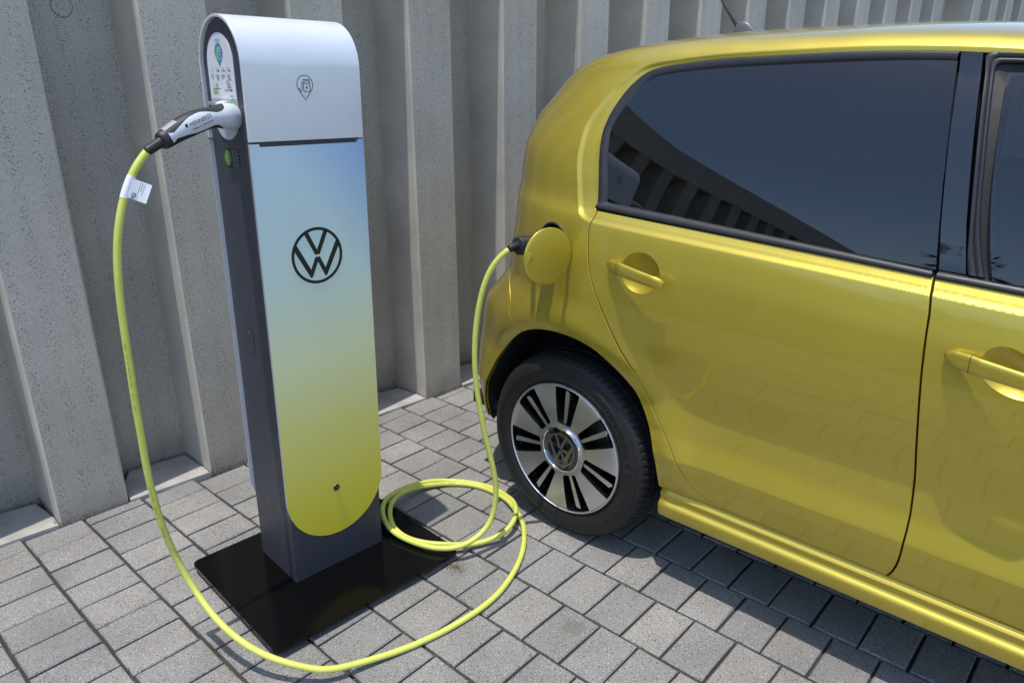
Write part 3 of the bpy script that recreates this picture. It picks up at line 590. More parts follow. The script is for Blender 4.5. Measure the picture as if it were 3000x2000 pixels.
# paper tag wrapped round the cable
k = int(np.argmin(np.abs(CP[:60, 2]-1.140))); c = CP[k]; t = -Tc[k]; w = CAM-c; w -= t*(w@t); w /= np.linalg.norm(w); sx = np.cross(t, w)
sx = sx if sx@rr > 0 else -sx
tg = lambda a, b, d: c+sx*a+t*b+w*d
v, f = tube([CP[k-4]+0, CP[k-2], CP[k], CP[k+2], CP[k+4]], .0086, 18, caps=False); cpart('tag_sleeve', v, f, M_sticker, smooth=True)
mb = MB(); 
for i in range(6):
    a0, a1 = .004+i*.0062, .004+(i+1)*.0062; d0, d1 = .0085-.0035*math.sin(i/6*2.2), .0085-.0035*math.sin((i+1)/6*2.2)
    mb.add([tg(a0, -.020, d0), tg(a1, -.020, d1), tg(a1, .020, d1), tg(a0, .020, d0), tg(a0, -.020, d0-.0007), tg(a1, -.020, d1-.0007), tg(a1, .020, d1-.0007), tg(a0, .020, d0-.0007)], [(0, 1, 2, 3), (7, 6, 5, 4), (0, 4, 5, 1), (2, 6, 7, 3), (1, 5, 6, 2)])
o = mb.build('paper_tag', M_sticker, cb); o.location = (.2, .5, 0)
ud = t if t[2] > 0 else -t; dd = -ud                   # tag reads along the cable
e = emblem(.0072, lambda a, b, d: tuple(tg(.0125, 0, 0)+dd*.014+ (sx*.966-dd*.26)*a+(ud*.966+sx*.26)*b+w*(d+.0068)), 0, .0003, 'tag_emblem', M_print, cb, .13); e.location = (.2, .5, 0)
mb = MB()
for i, (a, L, wd) in enumerate(((.018, .026, .0036), (.0235, .018, .0020), (.0275, .026, .0022), (.0315, .022, .0016), (.0350, .024, .0016))):
    n_ = int(L/.0035)
    for j in range(n_):
        b = .004-j*.0035; q_ = .0068-.0032*(a/.05); p = [tg(a, 0, q_)+ud*(b+.010), tg(a, 0, q_)+ud*(b+.0124), tg(a+wd, 0, q_)+ud*(b+.0124), tg(a+wd, 0, q_)+ud*(b+.010)]; mb.add(p, [(0, 1, 2, 3)])
o = mb.build('tag_print', mat('tag_ink', (.06, .06, .07), .6), cb); o.location = (.2, .5, 0)
# plug at the car: boot, body, collar
Pc = catmull([[-.0605,-.163,.923],[-.059,-.150,.9265],[-.057,-.133,.9275]], 6); v, f = tube(Pc, np.linspace(.0095, .0125, len(Pc)), 20); cpart('car_strain_relief', v, f, M_rubber, smooth=True)
Pb = catmull([[-.0575,-.136,.9275],[-.0565,-.125,.927],[-.053,-.092,.924],[-.048,-.055,.919],[-.040,.002,.907]], 8); s_ = np.linspace(0, 1, len(Pb))
v, f = tube(Pb, np.interp(s_, [0, .06, .14, .3, .6, .75, 1], [.013, .021, .0245, .0255, .0265, .029, .029]), 36); cpart('car_plug', v, f, M_grip, smooth=True)
c = Vector((-.0545, -.104, .925)); dcam = (Vector(CAM)-c); ax = Vector((.07, .9, -.08)).normalized(); dcam = (dcam-ax*dcam.dot(ax)).normalized(); upv = ax.cross(dcam); upv = upv if upv.z > 0 else -upv
q = c+dcam*.0252
sp = [(-.012, .004), (-.010, .011), (-.006, .006), (.003, .002), (.006, 0), (.003, -.002), (-.006, -.007), (-.010, -.013), (-.0115, -.006)]
cpart('plug_mark', [q+ax*a*1.0+upv*b-dcam*(b*b*18) for a, b in sp], [tuple(range(len(sp)))], M_shell)
# ------------------------------------------------------------------ car body surface  S(u, v)
def pch(xs, ys):
    xs = np.asarray(xs, float); ys = np.asarray(ys, float); h = np.diff(xs); d = np.diff(ys)/h; m = np.zeros(len(xs))
    for i in range(1, len(xs)-1):
        if d[i-1]*d[i] > 0:
            w1 = 2*h[i]+h[i-1]; w2 = h[i]+2*h[i-1]; m[i] = (w1+w2)/(w1/d[i-1]+w2/d[i])
    m[0] = d[0]; m[-1] = d[-1]
    def f(x):
        x = np.clip(x, xs[0], xs[-1]); i = np.clip(np.searchsorted(xs, x)-1, 0, len(xs)-2); t = (x-xs[i])/h[i]
        return (1+2*t)*(1-t)**2*ys[i]+t*(1-t)**2*h[i]*m[i]+t*t*(3-2*t)*ys[i+1]+t*t*(t-1)*h[i]*m[i+1]
    return f
def sst(x, a, b):
    t = np.clip((x-a)/(b-a), 0, 1); return t*t*(3-2*t)
YC = .793; XS = .25; XF = .95; DR = .0862
GY = lambda v: .010+.2126*(v-1.02)+.241*(v-1.02)**2+.589*(v-1.02)**3
_z = [(.18,.05,.18),(.30,.012,.30),(.355,-.004,.355),(.401,-.0118,.401),(.404,-.0122,.404),(.407,-.0118,.407),(.435,-.0045,.435),(.475,.0035,.475),(.53,.0030,.53),(.64,-.018,.64),(.74,-.0325,.74),(.80,-.0360,.80),(.87,-.0325,.87),(.93,-.0235,.93),
    (.962,-.0165,.962),(.98,-.010,.98),(1.0,.002,1.0)]+[(v, GY(v), v) for v in (1.03,1.07,1.11,1.15,1.19,1.23,1.27,1.31,1.35,1.38)]+[(1.40,.1555,1.40),(1.418,.170,1.417),(1.44,.19,1.431),(1.50,.25,1.446),(1.60,.35,1.459),(1.72,.47,1.469),(1.87,.62,1.476),(2.043,.793,1.479)]
ysd = pch([a[0] for a in _z], [a[1] for a in _z]); zsd = pch([a[0] for a in _z], [a[2] for a in _z])
xrr = pch([.18,.25,.35,.50,.66,.72,.78,.84,.90,1.00,1.10,1.20,1.30,1.38,1.43,1.50,1.70,2.05], [-.50,-.595,-.588,-.594,-.562,-.502,-.474,-.46,-.448,-.447,-.437,-.43,-.432,-.39,-.352,-.366,-.386,-.397])
nrr = pch([.18,.7,.78,.95,1.15,1.4,1.5,2.05], [4.4,3.61,3.08,3.08,3.3,2.95,2.77,3.2])
xff = pch([.18,.5,.72,.80,.86,.94,1.02,1.40,1.46,1.6,2.05], [2.90,2.99,2.97,2.88,2.70,2.20,1.98,1.30,1.22,1.16,1.14])
nff = pch([.18,.9,1.02,1.4,2.05], [4.5,4.5,3.5,3.0,3.0])
_NS = np.linspace(2.4, 5.0, 14); _T = np.linspace(0, 1, 201); _A = []; _B = []
for n in _NS:
    th = np.linspace(0, np.pi/2, 4001); a = np.sin(th)**(2/n); b = np.cos(th)**(2/n); L = np.concatenate([[0], np.cumsum(np.hypot(np.diff(a), np.diff(b)))]); L /= L[-1]
    _A.append(np.interp(_T, L, a)); _B.append(np.interp(_T, L, b))
_A = np.array(_A); _B = np.array(_B)
def sup(t, n):
    i = np.clip((n-_NS[0])/(_NS[1]-_NS[0]), 0, len(_NS)-1.001); i0 = i.astype(int); fi = i-i0; j = np.clip(t, 0, 1)*200; j0 = np.clip(j.astype(int), 0, 199); fj = j-j0
    g = lambda T: (1-fi)*((1-fj)*T[i0, j0]+fj*T[i0, j0+1])+fi*((1-fj)*T[i0+1, j0]+fj*T[i0+1, j0+1])
    return g(_A), g(_B)
def inpoly(P, poly):
    x, y = P[:, 0], P[:, 1]; poly = np.asarray(poly); c = np.zeros(len(P), bool); n = len(poly)
    for i in range(n):
        x1, y1 = poly[i]; x2, y2 = poly[(i+1) % n]
        if y1 == y2: continue
        k = ((y1 > y) != (y2 > y)) & (x < (x2-x1)*(y-y1)/(y2-y1)+x1); c ^= k
    return c
def pdist(P, poly, closed=True):
    poly = np.asarray(poly, float); d = np.full(len(P), 9.); n = len(poly)
    for i in range(n if closed else n-1):
        a, b = poly[i], poly[(i+1) % n]; ab = b-a; t = np.clip(((P-a)@ab)/(ab@ab+1e-12), 0, 1); d = np.minimum(d, np.hypot(*(P-a-t[:, None]*ab).T))
    return d
CPIL0 = [(.118,.968),(.094,.972),(.074,.986),(.060,1.02),(.050,1.06),(.036,1.126),(.032,1.213),(.041,1.257),(.064,1.307),(.088,1.345),(.14,1.384),(.227,1.393),(.357,1.400),(.567,1.405),(.95,1.409),(1.6,1.40),(1.6,.968)]
_c = catmull(CPIL0[:15], 5); CPIL = [tuple(q) for q in _c]+CPIL0[15:]
CPIL_D = CPIL
def S(u, v, frame=True):
    u = np.asarray(u, float); v = np.asarray(v, float); u, v = np.broadcast_arrays(u, v)
    y0 = ysd(v); z = zsd(v); hw = YC-y0; ar, br = sup(np.clip(XS-u, 0, 1), nrr(v)); af, bf = sup(np.clip(u-XF, 0, 1), nff(v))
    x = np.where(u < XS, XS-(XS-xrr(v))*ar, np.where(u > XF, XF+(xff(v)-XF)*af, u)); y = YC-hw*np.where(u < XS, br, np.where(u > XF, bf, 1.0))
    y = y-(.0115-.0)*(1-sst(x, .30, .56))*np.exp(-((v-.465)/.055)**2)*.75
    r = np.hypot(x, z-.30); y = y-.010*np.exp(-((r-.40)/.05)**2)*sst(z, .2, .4)*(u > -.35)
    k = sst(v, .66, .95)*(1-sst(v, 1.03, 1.38)); z = z-.055*(x-.5)*k*np.where(x > 1.2, .6, 1)
    D = -DR*np.clip((.40-x)/.75, 0, 2)**2.2-.05*np.clip((x-.6)/.6, 0, 3)**2; z = z+D*sst(v, 1.08, 1.40)
    if frame:
        P = np.stack([u.ravel(), v.ravel()], -1); ins = inpoly(P, CPIL); d = pdist(P, CPIL); ofs = np.where(ins, .0045*sst(d, -.002, .012)+.15*np.minimum(d, .05), 0).reshape(u.shape); y = y+ofs*(u < 1.5)*(1-sst(u, .85, 1.0)*.0)
    return np.stack([x, y, z], -1)
def Nrm(u, v, frame=True, h=.0015):
    a = S(u+h, v, frame)-S(u-h, v, frame); b = S(u, np.clip(v+h, .18, 2.043), frame)-S(u, np.clip(v-h, .18, 2.043), frame); n = np.cross(a, b); n /= np.linalg.norm(n, axis=-1)[..., None]+1e-12
    return n
def uofx(x, v):
    us = np.linspace(-.75, 1.95, 1201); return float(np.interp(x, S(us, np.full_like(us, v), False)[:, 0], us))
# ------------------------------------------------------------------ panels by constrained triangulation in (u, v)
VR = np.unique(np.round(np.concatenate([np.arange(.20, 1.44, .0145), [.392, .397, .4008, .404, .4072, .411, .416, .955, .959, .962, .965, .970], np.arange(1.43, 2.043, .03), [2.043]]), 4))
UR = np.unique(np.round(np.concatenate([np.arange(-.75, .25, .0125), np.arange(.25, .955, .016), np.arange(.95, 1.951, .02)]), 4))
def dens(poly, step=.009, closed=True):
    poly = np.asarray(poly, float); out = []; n = len(poly)
    for i in range(n if closed else n-1):
        a, b = poly[i], poly[(i+1) % n]; m = max(1, int(math.ceil(np.hypot(*(b-a))/step))); out += [a+(b-a)*k/m for k in range(m)]
    if not closed: out.append(poly[-1])
    return np.array(out)
def smooth_poly(poly, n=6, closed=False):
    P = np.asarray(poly, float)
    if closed: P = np.vstack([P[-1], P, P[0], P[1]]); C = catmull(P, n); return C[n:-n-1][:-0 or None]
    return catmull(P, n)
def area(p): p = np.asarray(p); x, y = p.T; return .5*np.sum(x*np.roll(y, -1)-np.roll(x, -1)*y)
def offset_poly(poly, d):
    """d>0 grows the polygon"""
    P = np.asarray(poly, float)
    if area(P) < 0: P = P[::-1]
    T = np.roll(P, -1, 0)-P; T /= np.linalg.norm(T, axis=1)[:, None]+1e-12; N = np.stack([T[:, 1], -T[:, 0]], -1); Np = np.roll(N, 1, 0); b = N+Np; L = np.linalg.norm(b, axis=1)[:, None]; b = b/np.maximum(L, .3); c = np.clip(np.sum(b*N, 1), .4, 1)[:, None]
    return P+d*b/c
def panel_geo(outer, holes, off=0.0, frame=True, flange=(), depth=.014, urs=None, vrs=None, step=.009):
    """returns verts, faces, normals; flange: 'o' and/or hole indices whose edges are folded inwards"""
    ur = UR if urs is None else urs; vr = VR if vrs is None else vrs
    O = dens(outer, step); Hs = [dens(h, step) for h in holes]
    lo, hi = O.min(0), O.max(0); g = np.stack(np.meshgrid(ur[(ur > lo[0]) & (ur < hi[0])], vr[(vr > lo[1]) & (vr < hi[1])]), -1).reshape(-1, 2)
    k = inpoly(g, O)
    for h in Hs: k &= ~inpoly(g, h)
    if frame:
        ex_ = np.vstack([dens(offset_poly(CPIL_D, -q_), .008) for q_ in (-.002, .001, .004, .007, .010, .013, .018)]); k = k & (pdist(g, CPIL) > .012)
        kx = inpoly(ex_, O) & (ex_[:, 0] < 1.4) & (ex_[:, 0] > -.1)
        for h in Hs: kx &= ~inpoly(ex_, h)
        g = np.vstack([g[k], ex_[kx]]); k = np.ones(len(g), bool)
    g = g[k]; k = pdist(g, O) > .0035
    for h in Hs: k &= pdist(g, h) > .0035
    g = g[k]; pts = [O]+Hs+[g]; edges = []; b = 0
    for p in pts[:-1]: n = len(p); edges += [(b+i, b+(i+1) % n) for i in range(n)]; b += n
    allp = np.vstack(pts); vo, eo, fo, *_ = delaunay_2d_cdt([Vector(p) for p in allp], edges, [], 0, 1e-7)
    q = np.array([(p.x, p.y) for p in vo]); F = np.array([tuple(t) for t in fo if len(t) == 3]); c = q[F].mean(1); k = inpoly(c, O)
    for h in Hs: k &= ~inpoly(c, h)
    F = F[k]; a = q[F]; ar_ = (a[:, 1, 0]-a[:, 0, 0])*(a[:, 2, 1]-a[:, 0, 1])-(a[:, 2, 0]-a[:, 0, 0])*(a[:, 1, 1]-a[:, 0, 1]); F[ar_ < 0] = F[ar_ < 0][:, ::-1]
    V = S(q[:, 0], q[:, 1], frame); Nn = Nrm(q[:, 0], q[:, 1], frame); V = V+Nn*off
    V = [V]; NN = [Nn]; FF_ = [tuple(t) for t in F]; base = len(q)
    for key in flange:
        loop = O if key == 'o' else Hs[key]
        if (area(loop) > 0) != (key == 'o'): loop = loop[::-1]     # panel lies on the left of the loop
        T = np.roll(loop, -1, 0)-np.roll(loop, 1, 0); T /= np.linalg.norm(T, axis=1)[:, None]+1e-12; o2 = np.stack([T[:, 1], -T[:, 0]], -1)
        P0 = S(loop[:, 0], loop[:, 1], frame); n0 = Nrm(loop[:, 0], loop[:, 1], frame); e = S(loop[:, 0]+o2[:, 0]*.002, loop[:, 1]+o2[:, 1]*.002, frame)-P0; e -= n0*np.sum(e*n0, 1)[:, None]; e /= np.linalg.norm(e, axis=1)[:, None]+1e-12
        P0 = P0+n0*off; n1 = (n0*.5+e*.87); n1 /= np.linalg.norm(n1, axis=1)[:, None]
        ringp = [P0, P0-n0*.0008+e*.0013, P0-n0*.0026+e*.0019, P0-n0*depth+e*.0019]; ringn = [n0, n1, e, e]; m = len(loop)
        for p_, n_ in zip(ringp, ringn): V.append(p_); NN.append(n_)
        keep = np.ones(m, bool)
        if key != 'o': keep &= inpoly(loop, O)
        for hi_, h_ in enumerate(Hs):
            if hi_ != key: keep &= ~inpoly(loop, h_)
        for r_i in range(3):
            for i in range(m):
                j = (i+1) % m
                if keep[i] and keep[j]: FF_.append((base+r_i*m+j, base+r_i*m+i, base+(r_i+1)*m+i, base+(r_i+1)*m+j))
        base += 4*m
    return np.vstack(V), FF_, np.vstack(NN)
def mirror(v, f, n): v = v.copy(); n = n.copy(); v[:, 1] = 2*YC-v[:, 1]; n[:, 1] *= -1; return v, [t[::-1] for t in f], n
def both(geo):
    v, f, n = geo; v2, f2, n2 = mirror(*geo); k = len(v); return np.vstack([v, v2]), list(f)+[tuple(i+k for i in t) for t in f2], np.vstack([n, n2])

car = empty('car', (0, 0, 0), (0, 0, -.0088)); tag(car, 'honey yellow metallic small hatchback car plugged in at its rear flank', 'car')
def cp(name, geo, m, parent=car, **k): v, f, n = geo; return mesh(name, v, f, m, parent, normals=n, **k)
# outlines (u, v)
D_L = [(.117,1.0),(.1165,.985),(.114,.966),(.113,.951),(.118,.907),(.125,.868),(.142,.819),(.172,.761),(.196,.72),(.237,.647),(.281,.567),(.313,.521),(.343,.479),(.386,.419),(.42,.362),(.451,.325),(.494,.302),(.552,.298)]
D_L = [tuple(p) for p in smooth_poly(D_L, 4)]
D_R = [(.916,.2935),(.924,.298),(.934,.322),(.942,.36),(.9455,.432),(.940,.55),(.929,.709),(.915,.903),(.912,.942),(.902,1.002)]
D_R = [tuple(p) for p in smooth_poly(D_R, 4)]
rear_door = D_L+[(.654,.297),(.782,.295)]+D_R                     # ccw
UFD = 1.42
front_door = [(p[0], p[1]) for p in D_R[::-1]]+[(1.10,.291),(1.30,.289),(1.40,.29),(UFD,.33),(UFD+.015,.6),(UFD,.9),(UFD-.02,1.002)]
TRIM = [(.113,1.0),(.1125,1.013),(.1035,1.074),(.089,1.15),(.0835,1.20),(.085,1.235),(.093,1.274),(.1115,1.324),(.131,1.353),(.149,1.368),(.176,1.3765),(.242,1.3825),(.36,1.389),(.57,1.394),(.662,1.3955),(.84,1.398)]
TRIM = [tuple(p) for p in smooth_poly(TRIM, 4)]
GLS = [(.137,1.020),(.128,1.07),(.1115,1.15),(.107,1.20),(.112,1.238),(.124,1.269),(.148,1.317),(.168,1.343),(.188,1.353),(.25,1.359),(.406,1.3675),(.577,1.372),(.668,1.3745),(.838,1.3775)]
GLS = [tuple(p) for p in smooth_poly(GLS, 4)]
glass_rear = GLS+[(.868,1.20),(.897,1.0185)]
A_TOP = 1.20
fglass = [(.936,1.362),(.958,1.20),(.980,1.0185),(1.10,1.019),(1.25,1.02),(1.36,1.02),(1.30,1.12),(1.235,1.23),(1.165,1.335),(1.13,1.368),(1.05,1.370)]
opening = D_L[::-1][:0]+[(.115,1.0)]+[(.113,.951)][:0]
# whole side opening of the shell: rear door + windows + front door
door_open = offset_poly(D_L+[(.654,.297),(.782,.295),(.916,.2935),(1.10,.291),(1.30,.289),(1.40,.29),(UFD,.33),(UFD+.015,.6),(UFD,.9),(UFD-.02,1.002),(1.375,1.03),(1.31,1.13),(1.245,1.24),(1.175,1.35),(1.13,1.398)]+TRIM[::-1], .0016)
ARCH = [(-.205,.20),(-.203,.285),(-.185,.345),(-.155,.425),(-.115,.515),(-.068,.592),(-.031,.635),(.003,.657),(.04,.668),(.084,.671),(.127,.665),(.167,.648),(.212,.609),(.247,.564),(.288,.503),(.316,.440),(.330,.380),(.334,.29),(.334,.20)]
ARCH = [tuple(p) for p in smooth_poly(ARCH, 4)]
def arch_front():
    P = []
    for a in np.linspace(-20, 200, 40):
        x = 2.407+.375*math.cos(R(a)); z = .30+.375*math.sin(R(a)); P.append((uofx(x, max(.2, z)), max(.2, z)))
    return P
ARCHF = arch_front()
hx = S(.076, .882)[0]-.084; hz = .8845
HOLE = [(uofx(hx+.0610*math.cos(t), .88), hz+.0610*math.sin(t)) for t in np.linspace(0, 2*math.pi, 64, endpoint=False)]
WS = [(1.50,1.045),(1.965,1.045),(1.965,1.40),(1.62,1.40),(1.55,1.25)]; RW = [(-.765,1.03),(-.50,1.03),(-.47,1.10),(-.50,1.36),(-.765,1.36)]
SEAM = [(-.02,.622),(-.035,.637),(-.085,.678),(-.112,.712),(-.16,.745),(-.22,.764),(-.30,.772),(-.75,.774)]
SEAM = [tuple(q) for q in catmull(SEAM[:-1], 8)]+[SEAM[-1]]
dom = [(-.75,.774)]+SEAM[::-1][1:]+[ARCH[0]]
shell_outer = [(-.75,2.043),(-.75,.7755)]+[(p[0], p[1]+.0015) for p in SEAM[::-1][1:]]+[(.05,.50),(.30,.292),(1.95,.25),(1.95,2.043)]
bump_outer = [(-.75,.7735)]+[(-.75,.235),(-.30,.228),(-.16,.235),(.0,.55)]+[(p[0], p[1]-.0015) for p in SEAM[:-1]]
geo_r = panel_geo(shell_outer, [door_open, ARCH, ARCHF, HOLE, WS, RW], flange=(0, 1, 2, 3))
geo_l = mirror(*panel_geo(shell_outer, [door_open, ARCH, ARCHF, WS, RW], flange=(0, 1, 2)))
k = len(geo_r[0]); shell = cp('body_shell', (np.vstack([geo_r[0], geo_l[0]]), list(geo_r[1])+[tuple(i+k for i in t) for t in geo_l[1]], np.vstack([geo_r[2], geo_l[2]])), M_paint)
cp('rear_bumper', both(panel_geo(bump_outer, [ARCH], flange=('o', 0))), M_paint)
# dark inner lining closes the panel gaps and the cabin
lin = panel_geo([(-.75,2.043),(-.75,.25),(-.3,.25),(.1,.5),(.34,.30),(1.95,.25),(1.95,2.043)], [offset_poly(ARCH, .01), offset_poly(ARCHF, .01), offset_poly(glass_rear, .006), offset_poly(fglass, .006), HOLE, WS, RW], off=-.028, frame=True, urs=UR[::2], vrs=VR[::2], step=.02)
cp('inner_lining', both(lin), M_cabin)
cp('windscreen', both(panel_geo(WS, [], off=-.002, frame=False, urs=UR[::2], vrs=VR[::2], step=.03)), M_clear)
cp('rear_window', both(panel_geo(RW, [], off=-.002, frame=False, urs=UR[::2], vrs=VR[::2], step=.03)), M_tint)
for sgn in (0, 1):
    g = panel_geo([(-.46,.80),(-.36,.80),(-.35,.92),(-.38,1.04),(-.45,1.04)], [], off=.003, frame=False, flange=('o',), depth=.006); g = mirror(*g) if sgn else g
    cp('tail_light', g, mat('tail_light_red', (.35, .01, .01), .1, 0, 1))
CUP = [(uofx(.2635+.057*math.cos(t), .88), .8765+.049*math.sin(t)) for t in np.linspace(0, 2*math.pi, 48, endpoint=False)]
FCX = 1.075
CUPF = [(uofx(FCX+.060*math.cos(t), .85), .8565+.052*math.sin(t)) for t in np.linspace(0, 2*math.pi, 48, endpoint=False)]
def bowl(loop, d=.019, n=9):
    L = dens(loop, .02); c = L.mean(0); V = []; Fc = []; m = len(L)
    for r_i in range(n):
        t = 1-r_i/(n-1)*.999; q = c+(L-c)*t; P0 = S(q[:, 0], q[:, 1]); N0 = Nrm(q[:, 0], q[:, 1]); V.append(P0-N0*(d*(1-t**2.6)+ (.0 if r_i else -.0004)))
    for r_i in range(n-1):
        for i in range(m): Fc.append((r_i*m+i, r_i*m+(i+1) % m, (r_i+1)*m+(i+1) % m, (r_i+1)*m+i))
    return np.vstack(V), Fc
def handle_geo(x0, x1, vv, slope, cap=None):
    """bar handle swelling off the door; returns loft"""
    xs = np.linspace(x0, x1, 60); V = []; Fc = []; ns = 28
    s_ = (xs-x0)/(x1-x0)
    for x, s in zip(xs, s_):
        v0 = vv+slope*(s-.5); u0 = uofx(x, v0); p = S(u0, v0); n = Nrm(np.array([u0]), np.array([v0]))[0]
        o_ = .011+.026*math.sin(math.pi*min(1, max(0, s*1.02)))**.75*(1 if s < .9 else 1); o_ = np.interp(s, [0, .12, .3, .6, .85, .96, 1], [.006, .013, .024, .031, .033, .030, .026])
        hh = np.interp(s, [0, .02, .08, .2, .5, .9, .98, 1], [.003, .009, .0155, .0175, .0165, .0145, .010, .004]); tt = np.interp(s, [0, .02, .1, .3, .9, .98, 1], [.002, .006, .008, .0085, .0085, .006, .002])
        for a in np.linspace(0, 2*math.pi, ns, endpoint=False):
            ca, sa = math.cos(a), math.sin(a); e = .7
            V.append(p+n*(o_+tt*math.copysign(abs(ca)**e, ca))+np.array([0, 0, 1])*hh*math.copysign(abs(sa)**e, sa))
    for i in range(59):
        for k in range(ns): Fc.append((i*ns+k, i*ns+(k+1) % ns, (i+1)*ns+(k+1) % ns, (i+1)*ns+k)[::-1])
    Fc.append(tuple(range(ns))); Fc.append(tuple(range(59*ns, 60*ns))[::-1])
    return np.array(V), Fc
def seam_ring(x, vv, geo, i): return [geo[0][i*28+k] for k in range(28)]
for side in (0, 1):
    mir = (lambda g: mirror(*g)) if side else (lambda g: g)
    def mv(v):
        v = np.array(v, float)
        if side: v[:, 1] = 2*YC-v[:, 1]
        return v
    fl = (lambda f: [t[::-1] for t in f]) if side else (lambda f: f)
    for nm, outl, cup, gl, hx0, hx1, hv0 in (('rear_door', rear_door, CUP, glass_rear, .168, .350, .8755), ('front_door', front_door, CUPF, fglass, .955, 1.162, .858)):
        dr = cp(nm, mir(panel_geo(offset_poly(outl, -.0034), [cup], flange=('o',), depth=.022)), M_paint)
        v, f = bowl(cup); mesh('handle_cup', mv(v), fl(f), M_paint, dr, smooth=True)
        hg_ = handle_geo(hx0, hx1, hv0, -.012); ho = mesh('door_handle', mv(hg_[0]), fl(hg_[1]), M_paint, dr, auto=50)
        i = 13; rng_ = np.array(seam_ring(0, 0, hg_, i)); cc = rng_.mean(0); r2 = np.array(seam_ring(0, 0, hg_, i+1)); r2 = rng_+(r2-rng_)*.35
        v = np.vstack([cc+(rng_-cc)*1.012, cc+(r2-cc)*1.012]); f = [(k, (k+1) % 28, 28+(k+1) % 28, 28+k)[::-1] for k in range(28)]; mesh('handle_seam', mv(v), fl(f), M_dark, dr)
        gv, gf, gn = panel_geo(offset_poly(gl, .004), [], off=0, frame=False, urs=UR[::2], vrs=VR[::2], step=.015); zz = gv[:, 2]; w_ = gv[:, 2]-1.02; curv = .05*np.clip(.3-gv[:, 0], 0, 1)**2+(.10*np.clip(gv[:, 0]-.95, 0, 3)**2)
        gv[:, 1] = .010+.2126*w_+.241*w_**2+.589*w_**3+.0105+curv; sl = .2126+.482*w_+1.767*w_**2; dcx = -.10*np.clip(.3-gv[:, 0], 0, 1)+.20*np.clip(gv[:, 0]-.95, 0, 3); gn = np.stack([dcx, -np.ones_like(sl), sl], -1); gn /= np.linalg.norm(gn, axis=1)[:, None]
        gg = cp('window_glass', mir((gv, gf, gn)), M_tint if nm == 'rear_door' else M_clear, dr)
# window surrounds (satin black rubber) as rounded bands
def band(pa, pb, n=160, lift=.0045, base=-.010, prof=None, close=False):
    """strip between two outlines (same direction) with rounded section"""
    A = resample(np.asarray(pa, float), 1); A = np.asarray(pa, float); B = np.asarray(pb, float)
    def rs(P): L = np.concatenate([[0], np.cumsum(np.hypot(*np.diff(P, axis=0).T))]); s = np.linspace(0, L[-1], n); return np.stack([np.interp(s, L, P[:, k]) for k in (0, 1)], -1)
    A = rs(A); B = rs(B); prof = prof or [(0, base), (0, .2*lift), (.06, .75*lift), (.18, lift), (.55, .85*lift), (.80, .3*lift), (.88, -.3*lift), (.97, -.6*lift), (1, base)]
    V = []
    for t, h in prof:
        q = A+(B-A)*t; V.append(S(q[:, 0], q[:, 1])+Nrm(q[:, 0], q[:, 1], False)*h)
    V = np.vstack(V); Fc = []
    for r_i in range(len(prof)-1):
        for i in range(n-1): Fc.append((r_i*n+i, r_i*n+i+1, (r_i+1)*n+i+1, (r_i+1)*n+i)[::-1])
    m = len(prof); Fc += [tuple(r_*n for r_ in range(m)), tuple(r_*n+n-1 for r_ in range(m))[::-1]]
    return V, Fc
